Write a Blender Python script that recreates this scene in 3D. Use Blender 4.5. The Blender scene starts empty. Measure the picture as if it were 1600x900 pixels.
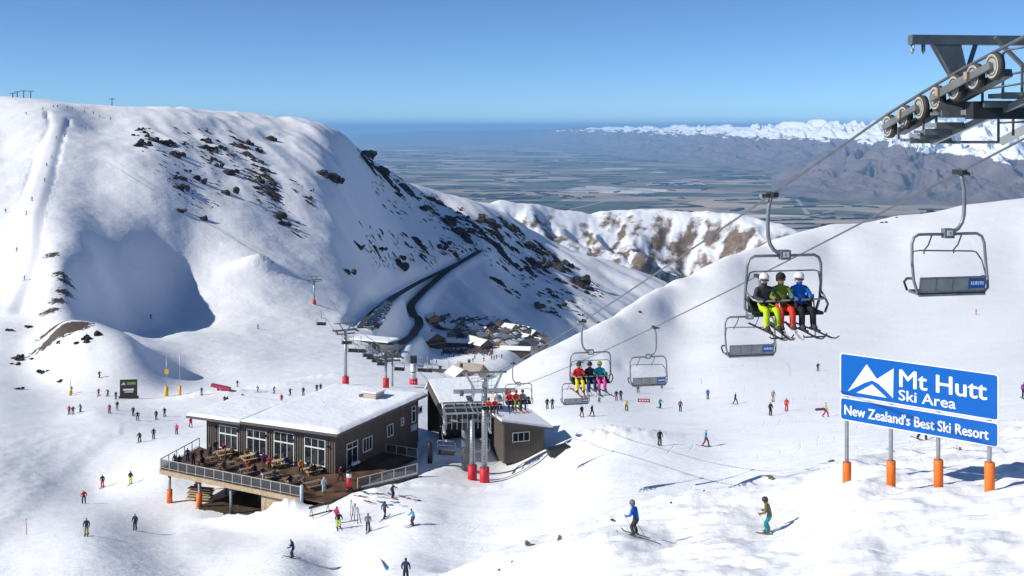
import bpy, bmesh, math, random
import numpy as np
from mathutils import Vector, Matrix, noise as mnoise

R = math.radians
random.seed(7)
rng = np.random.default_rng(7)
scene = bpy.context.scene
COL = scene.collection

# ------------------------------------------------------------------ camera
F = 1715.0        # focal length in photo pixels (1600 wide)
HY = 198.0        # eye level in photo pixels
cam_d = bpy.data.cameras.new('camera')
cam = bpy.data.objects.new('camera', cam_d)
COL.objects.link(cam)
cam.location = (0, 0, 0)
cam.rotation_euler = (R(90), 0, 0)
cam_d.sensor_width = 36.0
cam_d.lens = 36.0 * F / 1600.0
cam_d.shift_y = -(450.0 - HY) / 1600.0
cam_d.clip_start = 0.5
cam_d.clip_end = 900000.0
scene.camera = cam

# ------------------------------------------------------------------ sky, sun, exposure
SUN_EL = R(33.0)
SHADOW_AZ = R(17.0)      # shadows run to +x, turned this much away from the camera
world = bpy.data.worlds.new('World')
scene.world = world
world.use_nodes = True
wn = world.node_tree.nodes
wl = world.node_tree.links
wn.clear()
w_out = wn.new('ShaderNodeOutputWorld')
w_bg = wn.new('ShaderNodeBackground')
w_sky = wn.new('ShaderNodeTexSky')
w_sky.sky_type = 'NISHITA'
w_sky.sun_disc = False
w_sky.sun_elevation = SUN_EL
# towards the sun: (-cos, -sin) of the shadow direction
sun_dir = Vector((-math.cos(SHADOW_AZ) * math.cos(SUN_EL), -math.sin(SHADOW_AZ) * math.cos(SUN_EL), math.sin(SUN_EL)))
w_sky.sun_rotation = math.atan2(sun_dir.x, sun_dir.y)
w_sky.altitude = 1900.0
w_sky.air_density = 0.6
w_sky.dust_density = 0.0
w_sky.ozone_density = 3.0
w_bg.inputs['Strength'].default_value = 0.098
w_gam = wn.new('ShaderNodeGamma'); w_gam.inputs['Gamma'].default_value = 1.05
w_tint = wn.new('ShaderNodeMix'); w_tint.data_type = 'RGBA'; w_tint.blend_type = 'MULTIPLY'; w_tint.inputs[0].default_value = 1.0
w_tint.inputs[7].default_value = (0.80, 1.0, 1.14, 1.0)      # clear cold air: a cooler white balance for the whole sky
wl.new(w_sky.outputs[0], w_gam.inputs['Color'])
wl.new(w_gam.outputs[0], w_tint.inputs[6])
wl.new(w_tint.outputs[2], w_bg.inputs['Color'])
wl.new(w_bg.outputs[0], w_out.inputs['Surface'])

sun_d = bpy.data.lights.new('sun', 'SUN')
sun_d.energy = 4.9
sun_d.angle = R(0.5)
sun_d.color = (1.0, 0.965, 0.91)
sun = bpy.data.objects.new('sun', sun_d)
COL.objects.link(sun)
sun.location = (-200, -60, 200)
sun.rotation_euler = sun_dir.to_track_quat('Z', 'Y').to_euler()

vs = scene.view_settings
vs.view_transform = 'Standard'
vs.look = 'None'
vs.exposure = 0.05
vs.gamma = 1.0
vs.use_curve_mapping = False
scene.render.engine = 'CYCLES'
scene.cycles.use_denoising = True
scene.cycles.max_bounces = 6
scene.cycles.diffuse_bounces = 3
scene.cycles.glossy_bounces = 3
scene.cycles.transmission_bounces = 6
scene.cycles.volume_bounces = 1
scene.cycles.transparent_max_bounces = 12

# ------------------------------------------------------------------ small helpers
def P(px, py, D):
    return Vector(((px - 800.0) / F * D, D, -(py - HY) / F * D))

def tag(o, label=None, cat=None, group=None, kind=None):
    if label: o['label'] = label
    if cat: o['category'] = cat
    if group: o['group'] = group
    if kind: o['kind'] = kind
    return o

def empty(name, loc=(0, 0, 0), rz=0.0):
    o = bpy.data.objects.new(name, None)
    o.empty_display_size = 0.2
    COL.objects.link(o)
    o.location = loc
    o.rotation_euler = (0, 0, rz)
    return o

def link_mesh(name, me, mats=None, parent=None, loc=None, rz=None):
    if mats is not None and len(me.materials) == 0:
        for m in (mats if isinstance(mats, (list, tuple)) else [mats]):
            me.materials.append(m)
    o = bpy.data.objects.new(name, me)
    COL.objects.link(o)
    if parent is not None: o.parent = parent
    if loc is not None: o.location = loc
    if rz is not None: o.rotation_euler = (0, 0, rz)
    return o

class MB:
    """collects boxes, tubes, prisms into one mesh"""
    def __init__(s): s.v = []; s.f = []; s.m = []; s.sm = []
    def add(s, vs, fs, mi=0, smooth=False):
        b = len(s.v)
        s.v += [tuple(v) for v in vs]
        for f in fs:
            s.f.append([b + i for i in f]); s.m.append(mi); s.sm.append(smooth)
        return s
    def box(s, c, d, rz=0.0, mi=0, rot=None):
        hx, hy, hz = d[0] / 2, d[1] / 2, d[2] / 2
        vs = [Vector((x * hx, y * hy, z * hz)) for z in (-1, 1) for y in (-1, 1) for x in (-1, 1)]
        M = rot if rot is not None else Matrix.Rotation(rz, 3, 'Z')
        c = Vector(c)
        return s.add([M @ v + c for v in vs], [(0, 2, 3, 1), (4, 5, 7, 6), (0, 1, 5, 4), (2, 6, 7, 3), (0, 4, 6, 2), (1, 3, 7, 5)], mi)
    def bar(s, a, b, w, h, mi=0, up=(0, 0, 1)):
        a = Vector(a); b = Vector(b); d = b - a; L = d.length
        if L < 1e-6: return s
        z = d / L; upv = Vector(up)
        if abs(z.dot(upv)) > 0.98: upv = Vector((1, 0, 0))
        x = upv.cross(z).normalized(); y = z.cross(x)
        M = Matrix((x, y, z)).transposed()
        return s.box((a + b) / 2, (w, h, L), rot=M, mi=mi)
    def tube(s, pts, r, n=8, mi=0, cap=True, smooth=True):
        pts = [Vector(p) for p in pts]; k = len(pts)
        rs = r if isinstance(r, (list, tuple)) else [r] * k
        t0 = (pts[1] - pts[0]).normalized()
        ref = Vector((0, 0, 1)) if abs(t0.z) < 0.9 else Vector((1, 0, 0))
        x = ref.cross(t0).normalized()
        vs = []
        for i, p in enumerate(pts):
            t = (pts[min(i + 1, k - 1)] - pts[max(i - 1, 0)]).normalized()
            x = (x - t * x.dot(t)).normalized(); y = t.cross(x)
            for j in range(n):
                a = 2 * math.pi * j / n
                vs.append(p + (x * math.cos(a) + y * math.sin(a)) * rs[i])
        fs = [(i * n + j, i * n + (j + 1) % n, (i + 1) * n + (j + 1) % n, (i + 1) * n + j) for i in range(k - 1) for j in range(n)]
        s.add(vs, fs, mi, smooth)
        if cap:
            b = len(s.v) - k * n
            s.f.append([b + j for j in reversed(range(n))]); s.m.append(mi); s.sm.append(False)
            s.f.append([b + (k - 1) * n + j for j in range(n)]); s.m.append(mi); s.sm.append(False)
        return s
    def cyl(s, c, r, h, n=16, mi=0, axis='Z'):
        d = {'X': Vector((1, 0, 0)), 'Y': Vector((0, 1, 0)), 'Z': Vector((0, 0, 1))}[axis] if isinstance(axis, str) else Vector(axis)
        c = Vector(c)
        return s.tube([c - d * h / 2, c + d * h / 2], r, n, mi)
    def prism(s, poly, z0, z1, mi=0):
        n = len(poly)
        vs = [(p[0], p[1], z0) for p in poly] + [(p[0], p[1], z1) for p in poly]
        fs = [tuple(reversed(range(n))), tuple(range(n, 2 * n))] + [(i, (i + 1) % n, n + (i + 1) % n, n + i) for i in range(n)]
        return s.add(vs, fs, mi)
    def slab(s, quad, th, mi=0):
        """quad of 4 points (ccw from above), thickness th downwards"""
        q = [Vector(p) for p in quad]; n = len(q)
        lo = [p - Vector((0, 0, th)) for p in q]
        fs = [tuple(reversed(range(n))), tuple(range(n, 2 * n))] + [(i, (i + 1) % n, n + (i + 1) % n, n + i) for i in range(n)]
        return s.add(lo + q, fs, mi)
    def mesh(s, name):
        me = bpy.data.meshes.new(name)
        me.from_pydata([tuple(v) for v in s.v], [], s.f)
        me.polygons.foreach_set('material_index', s.m)
        me.polygons.foreach_set('use_smooth', s.sm)
        me.update()
        return me
    def build(s, name, mats, parent=None, loc=None, rz=None, fix=True):
        me = s.mesh(name)
        if fix:
            bm = bmesh.new(); bm.from_mesh(me)
            bmesh.ops.recalc_face_normals(bm, faces=bm.faces)
            bm.to_mesh(me); bm.free()
        return link_mesh(name, me, mats, parent, loc, rz)

def copy_tree(o, parent=None):
    c = o.copy(); COL.objects.link(c); c.parent = parent
    for ch in o.children: copy_tree(ch, c)
    return c

# ------------------------------------------------------------------ numpy noise
_perm = rng.permutation(512)
_perm = np.concatenate([_perm, _perm, _perm])
_g = rng.normal(size=(512, 2)); _g /= np.linalg.norm(_g, axis=1)[:, None]
def perlin(x, y):
    xi = np.floor(x).astype(int); yi = np.floor(y).astype(int)
    xf = x - xi; yf = y - yi
    u = xf * xf * xf * (xf * (xf * 6 - 15) + 10); v = yf * yf * yf * (yf * (yf * 6 - 15) + 10)
    def gr(ix, iy, dx, dy):
        h = _perm[(_perm[ix % 512] + iy) % 512] % 512
        return _g[h, 0] * dx + _g[h, 1] * dy
    a = gr(xi, yi, xf, yf); b = gr(xi + 1, yi, xf - 1, yf)
    c = gr(xi, yi + 1, xf, yf - 1); d = gr(xi + 1, yi + 1, xf - 1, yf - 1)
    return (a + u * (b - a)) * (1 - v) + (c + u * (d - c)) * v
def fbm(x, y, o=4, gain=0.5):
    s = 0; a = 1.0
    for i in range(o):
        s = s + a * perlin(x + 17.3 * i, y - 9.1 * i); x = x * 2.03; y = y * 2.03; a *= gain
    return s
def sstep(a, b, x):
    t = np.clip((x - a) / (b - a), 0, 1)
    return t * t * (3 - 2 * t)

# ------------------------------------------------------------------ materials
def new_mat(name):
    m = bpy.data.materials.new(name); m.use_nodes = True
    nt = m.node_tree; b = nt.nodes['Principled BSDF']
    return m, nt, b

def N(nt, typ, **kw):
    n = nt.nodes.new(typ)
    for k, v in kw.items(): setattr(n, k, v)
    return n

def ramp(nt, fac, stops, interp='LINEAR'):
    r = nt.nodes.new('ShaderNodeValToRGB'); r.color_ramp.interpolation = interp
    e = r.color_ramp.elements
    while len(e) < len(stops): e.new(0.5)
    for i, (p, c) in enumerate(stops):
        e[i].position = p; e[i].color = (c[0], c[1], c[2], 1)
    nt.links.new(fac, r.inputs[0])
    return r.outputs[0]

def mat(name, col, rough=0.6, metal=0.0, var=0.12, scale=3.0, bump=0.0, bscale=20.0, spec=0.4):
    """plain surface with a little uneven tone and relief"""
    m, nt, b = new_mat(name)
    L = nt.links
    tc = N(nt, 'ShaderNodeTexCoord')
    no = N(nt, 'ShaderNodeTexNoise'); no.inputs['Scale'].default_value = scale; no.inputs['Detail'].default_value = 5
    L.new(tc.outputs['Object'], no.inputs['Vector'])
    c0 = [max(0, c * (1 - var * 1.6)) for c in col]; c1 = [min(1, c * (1 + var * 1.6)) for c in col]
    L.new(ramp(nt, no.outputs[0], [(0.25, c0), (0.75, c1)]), b.inputs['Base Color'])
    b.inputs['Roughness'].default_value = rough; b.inputs['Metallic'].default_value = metal
    b.inputs['Specular IOR Level'].default_value = spec
    if bump > 0:
        nb = N(nt, 'ShaderNodeTexNoise'); nb.inputs['Scale'].default_value = bscale; nb.inputs['Detail'].default_value = 4
        L.new(tc.outputs['Object'], nb.inputs['Vector'])
        bp = N(nt, 'ShaderNodeBump'); bp.inputs['Strength'].default_value = 1.0; bp.inputs['Distance'].default_value = bump
        L.new(nb.outputs[0], bp.inputs['Height']); L.new(bp.outputs[0], b.inputs['Normal'])
    return m

_cm = {}
def cloth(col):
    k = tuple(round(c, 3) for c in col)
    if k not in _cm:
        _cm[k] = mat('fabric_%02d' % len(_cm), col, rough=0.75, var=0.14, scale=9.0, bump=0.012, bscale=14.0, spec=0.25)
    return _cm[k]
# ================================================================== TERRAIN
# control points: photo column -> (depth in metres, photo row) or (depth, None, height)
CP = {
 -300: [(14,None,-16),(25,None,-18),(60,None,-30),(100,None,-38.5),(150,None,-46),(200,None,-51),(300,None,-55),(400,None,-35),(550,None,0),(750,None,32),(900,None,30),(1300,None,-20),(1750,None,-120)],
 0: [(14,None,-17),(25,None,-20),(60,None,-32),(95,893),(120,798),(150,718),(200,641),(250,598),(280,562),(310,522),(335,500),(400,430),(470,350),(600,240),(720,162),(760,151),(900,None,12),(1300,None,-50),(1750,None,-150)],
 60: [(280,560),(300,530),(325,508),(350,470),(380,430)],
 95: [(200,650),(250,603),(275,545),(290,510),(310,506),(345,475),(378,425),(405,396),(480,330),(600,235),(740,163),(770,160),(900,None,10)],
 150: [(25,None,-20),(60,None,-31.5),(100,850),(120,800),(143,762),(200,642),(245,605),(272,540),(287,506),(310,520),(345,514),(395,468),(420,412),(450,385),(500,340),(560,288),(600,250),(700,202),(820,161),(1000,None,6),(1400,None,-60),(1750,None,-160)],
 200: [(245,608),(270,550),(287,525),(310,535),(360,520),(400,518),(430,480),(460,425),(490,378),(540,318),(600,258)],
 265: [(115,None,-42.6),(127,None,-43.8),(140,None,-44.3),(260,604),(285,575),(300,565),(350,538),(402,518),(450,498),(490,440),(540,350),(600,280)],
 300: [(25,None,-19.5),(60,None,-31),(95,905),(108,850),(122,None,-43.2),(140,None,-44.5),(160,690),(190,662),(240,615),(300,583),(405,518),(455,495),(500,438),(540,374),(600,302),(680,246),(820,178),(880,170),(1000,None,4),(1400,None,-80),(1750,None,-180)],
 380: [(60,None,-30),(100,870),(122,None,-43.4),(140,None,-44),(200,640),(260,605),(330,560),(410,519),(460,484),(520,413),(600,333),(690,272),(810,212),(930,181),(960,179),(1100,None,-8)],
 450: [(14,None,-16),(25,None,-18.5),(60,None,-30),(94,872),(108,835),(125,None,-43),(145,None,-43),(200,630),(260,598),(320,572),(420,522),(490,465),(555,402),(630,345),(730,275),(860,220),(985,186),(1100,None,-8),(1500,None,-110),(1750,None,-200)],
 525: [(94,895),(104,828),(125,None,-41),(160,None,-42.5),(220,612),(320,572),(430,526),(510,475),(600,405),(690,342),(800,280),(930,228),(1035,203),(1150,None,-30)],
 600: [(25,None,-17.5),(60,None,-28.5),(85,890),(107,808),(130,None,-40.6),(160,None,-41.5),(220,606),(300,583),(400,553),(480,522),(560,494),(680,440),(800,382),(950,315),(1100,264),(1130,260),(1250,None,-80),(1600,None,-220),(1750,None,-280)],
 660: [(60,None,-27.5),(80,893),(105,800),(130,None,-40.5),(160,None,-42),(220,608),(300,590),(400,574),(500,558),(600,540),(690,510),(760,478),(850,425),(950,365),(1100,308),(1170,290),(1300,None,-110)],
 700: [(25,None,-16),(50,None,-24),(70,897),(85,890),(105,805),(130,None,-41),(160,None,-43),(220,607),(300,595),(400,580),(500,562),(600,546),(690,521),(750,502),(830,455),(920,405),(1050,345),(1180,308),(1220,305),(1350,None,-120)],
 760: [(60,880),(70,878),(84,890),(105,800),(127,753),(160,685),(200,622),(260,600),(350,580),(480,562),(600,545),(700,512),(770,498),(850,462),(1000,388),(1150,338),(1255,322),(1400,None,-150),(1750,None,-330)],
 800: [(14,None,-14.5),(25,None,-15),(50,None,-22),(68,862),(84,880),(105,790),(135,735),(160,678),(195,625),(228,590),(270,600),(350,592),(480,568),(600,547),(700,517),(780,503),(860,480),(1000,420),(1150,365),(1270,340),(1420,None,-165)],
 850: [(50,None,-20.7),(66,846),(84,855),(105,780),(130,720),(167,648),(205,598),(230,568),(250,546),(300,None,-82),(450,None,-122),(600,None,-140),(720,None,-143),(800,518),(900,478),(1050,428),(1250,378),(1300,370),(1450,None,-190),(1750,None,-340)],
 950: [(25,None,-13.5),(50,None,-18.8),(64,808),(82,815),(105,735),(140,670),(190,615),(230,565),(270,512),(285,498),(350,None,-88),(600,None,-160),(850,None,-172),(1000,480),(1150,440),(1290,407),(1450,None,-215),(1750,None,-350)],
 900: [(230,560),(258,527),(267,522),(325,None,-85)],
 825: [(215,592),(236,566),(241,562),(290,None,-80)],
 875: [(220,575),(250,540),(258,534),(312,None,-84)],
 925: [(230,568),(264,520),(276,510),(338,None,-87)],
 975: [(230,574),(285,500),(300,481),(368,None,-88)],
 1025: [(240,570),(305,480),(332,451),(402,None,-89)],
 1000: [(230,575),(290,498),(312,467),(316,465),(385,None,-88)],
 1090: [(300,505),(355,432),(368,422),(440,None,-90)],
 1165: [(300,505),(380,410),(410,391),(495,None,-88)],
 1250: [(300,505),(400,400),(440,364),(447,362),(535,None,-85)],
 1050: [(52,845),(64,773),(82,795),(115,697),(150,657),(205,610),(260,553),(310,488),(340,446),(348,438),(420,None,-90),(700,None,-190),(1000,None,-195),(1250,447),(1450,None,-240),(1750,None,-360)],
 1130: [(14,None,-12.8),(25,None,-14),(45,None,-17),(60,770),(80,780),(110,705),(145,653),(200,600),(255,545),(320,470),(380,405),(388,402),(470,None,-90),(800,None,-200),(1250,None,-220),(1750,None,-370)],
 1200: [(52,835),(62,747),(80,752),(110,690),(140,645),(190,600),(250,553),(300,508),(370,430),(420,383),(430,377),(520,None,-88),(800,None,-205),(1750,None,-380)],
 1300: [(14,None,-12),(25,None,-12.9),(40,None,-14.8),(52,780),(60,722),(78,722),(110,668),(140,633),(200,584),(260,545),(340,465),(420,390),(455,352),(462,350),(550,None,-82),(850,None,-205)],
 1323: [(36,None,-13.9),(46,757),(57,716)],
 1445: [(44,757),(56,708)],
 1546: [(36,None,-13.0),(42.3,757),(54,702)],
 1400: [(14,None,-11.8),(25,None,-12.5),(36,None,-13.7),(46,755),(57,712),(75,697),(110,650),(140,622),(200,577),(280,525),(350,455),(430,380),(480,338),(485,337),(570,None,-80),(850,None,-205),(1750,None,-390)],
 1500: [(14,None,-11.5),(25,None,-12.2),(36,None,-13.2),(44,752),(55,704),(75,678),(110,640),(150,600),(220,550),(300,498),(350,450),(430,375),(500,322),(505,321),(600,None,-76),(900,None,-205)],
 1600: [(14,None,-11.3),(25,None,-12),(36,None,-12.8),(42,745),(55,690),(75,655),(110,622),(170,570),(250,520),(330,468),(420,390),(515,309),(520,309),(620,None,-70),(900,None,-205),(1750,None,-390)],
 1900: [(14,None,-10.5),(25,None,-11),(42,None,-12.2),(75,None,-17),(110,None,-24),(250,None,-43),(420,None,-40),(540,None,-22),(650,None,-60),(900,None,-200),(1750,None,-390)],
 2600: [(14,None,-9),(25,None,-9.5),(60,None,-11),(110,None,-18),(250,None,-30),(420,None,-20),(600,None,-10),(900,None,-150),(1750,None,-390)],
 -1200: [(14,None,-15),(25,None,-17),(60,None,-28),(150,None,-30),(300,None,-20),(500,None,20),(800,None,60),(1300,None,0),(1750,None,-60)],
}
SB = 0.22
_cx, _cy, _cz = [], [], []
for _px, _l in CP.items():
    for _t in _l:
        _D = _t[0]
        _cx.append(_px / 130.0); _cy.append(math.log(_D) / SB)
        _cz.append(_t[2] if _t[1] is None else -(_t[1] - HY) / F * _D)
_cx = np.array(_cx); _cy = np.array(_cy); _cz = np.array(_cz); _n = len(_cx)
def _kern(r2): return r2 * np.log(r2 + 1e-12) * 0.5
_K = _kern((_cx[:, None] - _cx[None]) ** 2 + (_cy[:, None] - _cy[None]) ** 2) + np.eye(_n) * 0.002
_Pm = np.stack([np.ones(_n), _cx, _cy], 1)
_A = np.block([[_K, _Pm], [_Pm.T, np.zeros((3, 3))]])
_w = np.linalg.solve(_A, np.concatenate([_cz, np.zeros(3)]))

D0, D1, NR = 14.0, 1780.0, 720
PXS = np.concatenate([np.arange(-1000, -40, 16.0), np.arange(-40, 1640, 4.0), np.arange(1640, 2500, 16.0)])
LD = np.linspace(math.log(D0), math.log(D1), NR)
# coarse evaluation, then smooth upsampling
_cpx = np.linspace(-1000, 2500, 260); _cld = np.linspace(LD[0], LD[-1], 220)
_gx, _gy = np.meshgrid(_cpx / 130.0, _cld / SB)
_q = np.zeros(_gx.size); _gxf = _gx.ravel(); _gyf = _gy.ravel()
for _i in range(0, _gx.size, 8000):
    _sl = slice(_i, _i + 8000)
    _k = _kern((_gxf[_sl, None] - _cx[None]) ** 2 + (_gyf[_sl, None] - _cy[None]) ** 2)
    _q[_sl] = _k @ _w[:_n] + _w[_n] + _w[_n + 1] * _gxf[_sl] + _w[_n + 2] * _gyf[_sl]
_q = _q.reshape(_gx.shape)
def _cub(tab, fi, axis):
    """cubic (Catmull-Rom) resampling of tab along axis at fractional indices fi"""
    n = tab.shape[axis]; i = np.clip(np.floor(fi).astype(int), 0, n - 2); t = fi - i
    g = lambda k: np.take(tab, np.clip(i + k, 0, n - 1), axis)
    sh = [1, 1]; sh[axis] = -1; t = t.reshape(sh)
    a, b, c, d = g(-1), g(0), g(1), g(2)
    return b + 0.5 * t * (c - a + t * (2 * a - 5 * b + 4 * c - d + t * (3 * (b - c) + d - a)))
ZT = _cub(_q, (PXS + 1000) / 3500 * 259, 1)
ZT = _cub(ZT, (LD - LD[0]) / (LD[-1] - LD[0]) * 219, 0)
DD = np.exp(LD)
GX = (PXS[None, :] - 800) / F * DD[:, None]
GY = np.repeat(DD[:, None], len(PXS), 1)
GROOM = np.zeros_like(ZT); ROCK = np.zeros_like(ZT)

def H(x, y):
    """ground height"""
    px = 800 + F * x / y
    i = np.interp(px, PXS, np.arange(len(PXS))); j = (math.log(y) - LD[0]) / (LD[1] - LD[0])
    i0 = int(min(max(i, 0), len(PXS) - 2)); j0 = int(min(max(j, 0), NR - 2)); u = i - i0; v = j - j0
    return float((ZT[j0, i0] * (1 - u) + ZT[j0, i0 + 1] * u) * (1 - v) + (ZT[j0 + 1, i0] * (1 - u) + ZT[j0 + 1, i0 + 1] * u) * v)

def G(px, py, dmin=20.0, dmax=1700.0):
    """first ground point seen at a photo position beyond dmin"""
    i = np.interp(px, PXS, np.arange(len(PXS))); i0 = int(min(max(i, 0), len(PXS) - 2)); u = i - i0
    z = ZT[:, i0] * (1 - u) + ZT[:, i0 + 1] * u
    row = HY - z / DD * F
    for j in range(NR - 1):
        if DD[j] < dmin: continue
        if row[j + 1] <= py <= row[j] or (DD[j] >= dmin and row[j] < py and DD[j - 1] < dmin):
            t = (row[j] - py) / (row[j] - row[j + 1] + 1e-9); t = min(max(t, 0), 1)
            D = DD[j] + t * (DD[j + 1] - DD[j])
            if D > dmax: break
            return Vector(((px - 800) / F * D, D, float(z[j] + t * (z[j + 1] - z[j]))))
    j = int(np.argmin(np.where((DD >= dmin) & (DD <= dmax), np.abs(row - py), 1e9)))
    return Vector(((px - 800) / F * DD[j], DD[j], float(z[j])))

def seg_dist(X, Y, pts):
    """distance to a polyline and the height along it"""
    best = np.full(X.shape, 1e9); hz = np.zeros(X.shape); side = np.zeros(X.shape)
    for a, b in zip(pts[:-1], pts[1:]):
        dx, dy = b[0] - a[0], b[1] - a[1]; L2 = dx * dx + dy * dy + 1e-9
        t = np.clip(((X - a[0]) * dx + (Y - a[1]) * dy) / L2, 0, 1)
        d = np.hypot(X - a[0] - t * dx, Y - a[1] - t * dy)
        k = d < best
        best = np.where(k, d, best); hz = np.where(k, a[2] + t * (b[2] - a[2]), hz)
        side = np.where(k, np.sign((X - a[0]) * dy - (Y - a[1]) * dx), side)
    return best, hz, side

# --- lodge frame (used for levelling the ground too)
LB = Vector((-20.3, 126.6, -40.0))
LU = Vector((math.cos(R(-28.5)), math.sin(R(-28.5)), 0)); LV = Vector((-LU.y, LU.x, 0))
def LW(u, v, z=0.0): return LB + LU * u + LV * v + Vector((0, 0, z))
UU = (GX - LB.x) * LU.x + (GY - LB.y) * LU.y
VV = (GX - LB.x) * LV.x + (GY - LB.y) * LV.y

# --- groomed run on the left mountain
run_r = [G(118, 172), G(100, 225), G(88, 280), G(70, 335), G(66, 395), G(52, 440), G(30, 500)]
run_l = [G(70, 178), G(74, 200), G(55, 240), G(35, 300), G(15, 340), G(-20, 400), G(-60, 460)]
d_r, _, s_r = seg_dist(GX, GY, run_r)
d_l, _, s_l = seg_dist(GX, GY, run_l)
_bl = np.interp(GY, [p.y for p in run_l][::-1], [800 + F * p.x / p.y for p in run_l][::-1]); _br = np.interp(GY, [p.y for p in run_r][::-1], [800 + F * p.x / p.y for p in run_r][::-1])
_pg = 800 + F * GX / GY
inside = (GY > 340) & (GY < 690) & (_pg > _bl) & (_pg < _br)
right_of = (s_r > 0)
bank = np.where((GY > 330) & (GY < 700), np.exp(-(d_r / 9.0) ** 2) * np.where(right_of, 0.0, 1.0) + np.where(right_of, np.exp(-(d_r / 3.0) ** 2), 0), 0)
# --- roads
road_up = [G(751, 391, 800), G(722, 408, 700), G(690, 424, 600), G(655, 441, 550), G(622, 460, 500), G(598, 477, 450), G(580, 494, 430), G(566, 512, 420)]
road_lo = [G(722, 408, 700), G(700, 422, 600), G(678, 441, 560), G(655, 462, 520), G(642, 478, 500), G(646, 492, 480), G(655, 506, 470), G(645, 524, 450), G(622, 540, 420), G(610, 556, 380)]
# --- the snow's own relief
far = sstep(60, 500, GY)
amp = 1.0 - 0.75 * np.exp(-((UU + 8) / 22) ** 2 - ((VV - 4) / 18) ** 2)
nz = fbm(GX / 90, GY / 90, 4) * (0.6 + 2.6 * sstep(330, 700, GY))
nz += fbm(GX / 14 + 7, GY / 14, 4) * (0.12 + 0.42 * sstep(250, 500, GY) + 0.3 * sstep(95, 60, GY))
nz += fbm(GX / 3.4 - 3, GY / 4.5, 3) * (0.06 + 0.12 * sstep(95, 60, GY))
rough_left = sstep(430, 520, GY) * sstep(-140, -240, -GX * 0 + GX * 0 - 200)
# wind ridges / chopped snow on the near bank
near = sstep(95, 60, GY)
nz += near * ((np.abs(fbm(GX / 5.5 + GY / 9, GY / 2.6, 4)) - 0.25) * 0.6 + np.abs(fbm(GX / 1.6, GY / 1.1, 3)) * 0.16)
right_k = 1 - 0.8 * sstep(840, 940, 800 + F * GX / GY) * sstep(110, 200, GY) * sstep(900, 700, GY)
ZT = ZT + nz * amp * right_k * (1 - 0.8 * inside)
# gullies and ribs on the big face and flank
PXG = np.repeat(PXS[None, :], NR, 0)
face = sstep(470, 640, GY) * sstep(150, 260, PXG) * (1 - sstep(1600, 1700, GY))
rib = np.abs(fbm((GX * 0.80 + GY * 0.45) / 42.0, (GY * 0.8 - GX * 0.45) / 150.0 + 3, 3))
ZT = ZT - face * (rib - 0.3) * 5.0 * sstep(0.0, 1.0, 1.0 - np.exp(-((GY - 480) / 200.0) ** 2))
lane = inside * sstep(0, 5.0, np.minimum(d_r, d_l))
ZT = ZT + lane * 1.4
for pts, wd in ((road_up, 4.0), (road_lo, 4.0)):
    d, hz, sd = seg_dist(GX, GY, pts)
    k = 1 - sstep(wd, wd + 6.0, d)
    k = np.where((GY > 330) & (PXG > 520) & (PXG < 800), k, 0)
    ZT = ZT * (1 - k) + (hz - 0.3) * k
# the lodge platform and the dug-out below its deck
plat = (1 - sstep(0, 5.0, np.maximum(np.abs(UU + 9) - 13, 0) + np.maximum(np.abs(VV - 8) - 8.5, 0)))
ZT = np.where(plat > 0, np.minimum(ZT, ZT * (1 - plat) + plat * -43.6), ZT)
sidek = np.exp(-((UU - 4.5) / 4.0) ** 2) * sstep(1.0, 8.0, VV) * sstep(34, 20, VV)
ZT = ZT * (1 - sidek) + (-40.6 + 0.35 * fbm(GX / 2.5, GY / 2.5, 2)) * sidek
# untracked bank along the left edge of the piste
_lb = [G(190, 682, 80), G(150, 715, 80), G(105, 757, 80), G(55, 808, 80), G(-20, 880, 80)]
_d, _h, _s = seg_dist(GX, GY, _lb)
_px = 800 + F * GX / GY
_edge = np.interp(GY, [p.y for p in _lb][::-1], [800 + F * p.x / p.y for p in _lb][::-1])
_k = np.where((_px < _edge) & (GY > 70) & (GY < 190), sstep(0, 3.0, _d), 0) * sstep(190, 165, GY)
ZT = ZT + _k * 0.3 + _k * 0.12 * fbm(GX / 1.6, GY / 3.0, 3)
# snow heaps
def heap(c, rx, ry, h, rz=0.0, rough=0.3):
    global ZT
    ca, sa = math.cos(rz), math.sin(rz)
    x = ((GX - c.x) * ca + (GY - c.y) * sa) / rx; y = (-(GX - c.x) * sa + (GY - c.y) * ca) / ry
    ZT = ZT + h * np.exp(-(x * x + y * y)) * (1 + rough * fbm(GX / 1.3, GY / 1.3, 3))
heap(LW(1.6, -10.6), 2.9, 1.7, 2.3, R(-28))
heap(LW(-3.0, -12.2), 4.5, 1.3, 1.3, R(-28))
heap(P(585, 775, 117), 2.6, 1.6, 0.9, R(35), 0.5)
heap(P(660, 765, 121), 5.5, 0.8, 0.45, R(5), 0.6)
heap(P(935, 700, 128), 5.5, 7.0, 1.7, 0.6, 0.4)
heap(P(870, 735, 122), 10.0, 1.6, 0.7, 0.25, 0.5)
heap(P(640, 690, 140), 1.3, 4.5, 1.5, R(-28))
heap(P(405, 445, 520), 10, 6, 6.0, 0.5)
for _pp in [(345, 605, 235), (425, 600, 250), (520, 585, 275)]:
    heap(P(*_pp), 9, 3, 1.3, 0.2)

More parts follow.
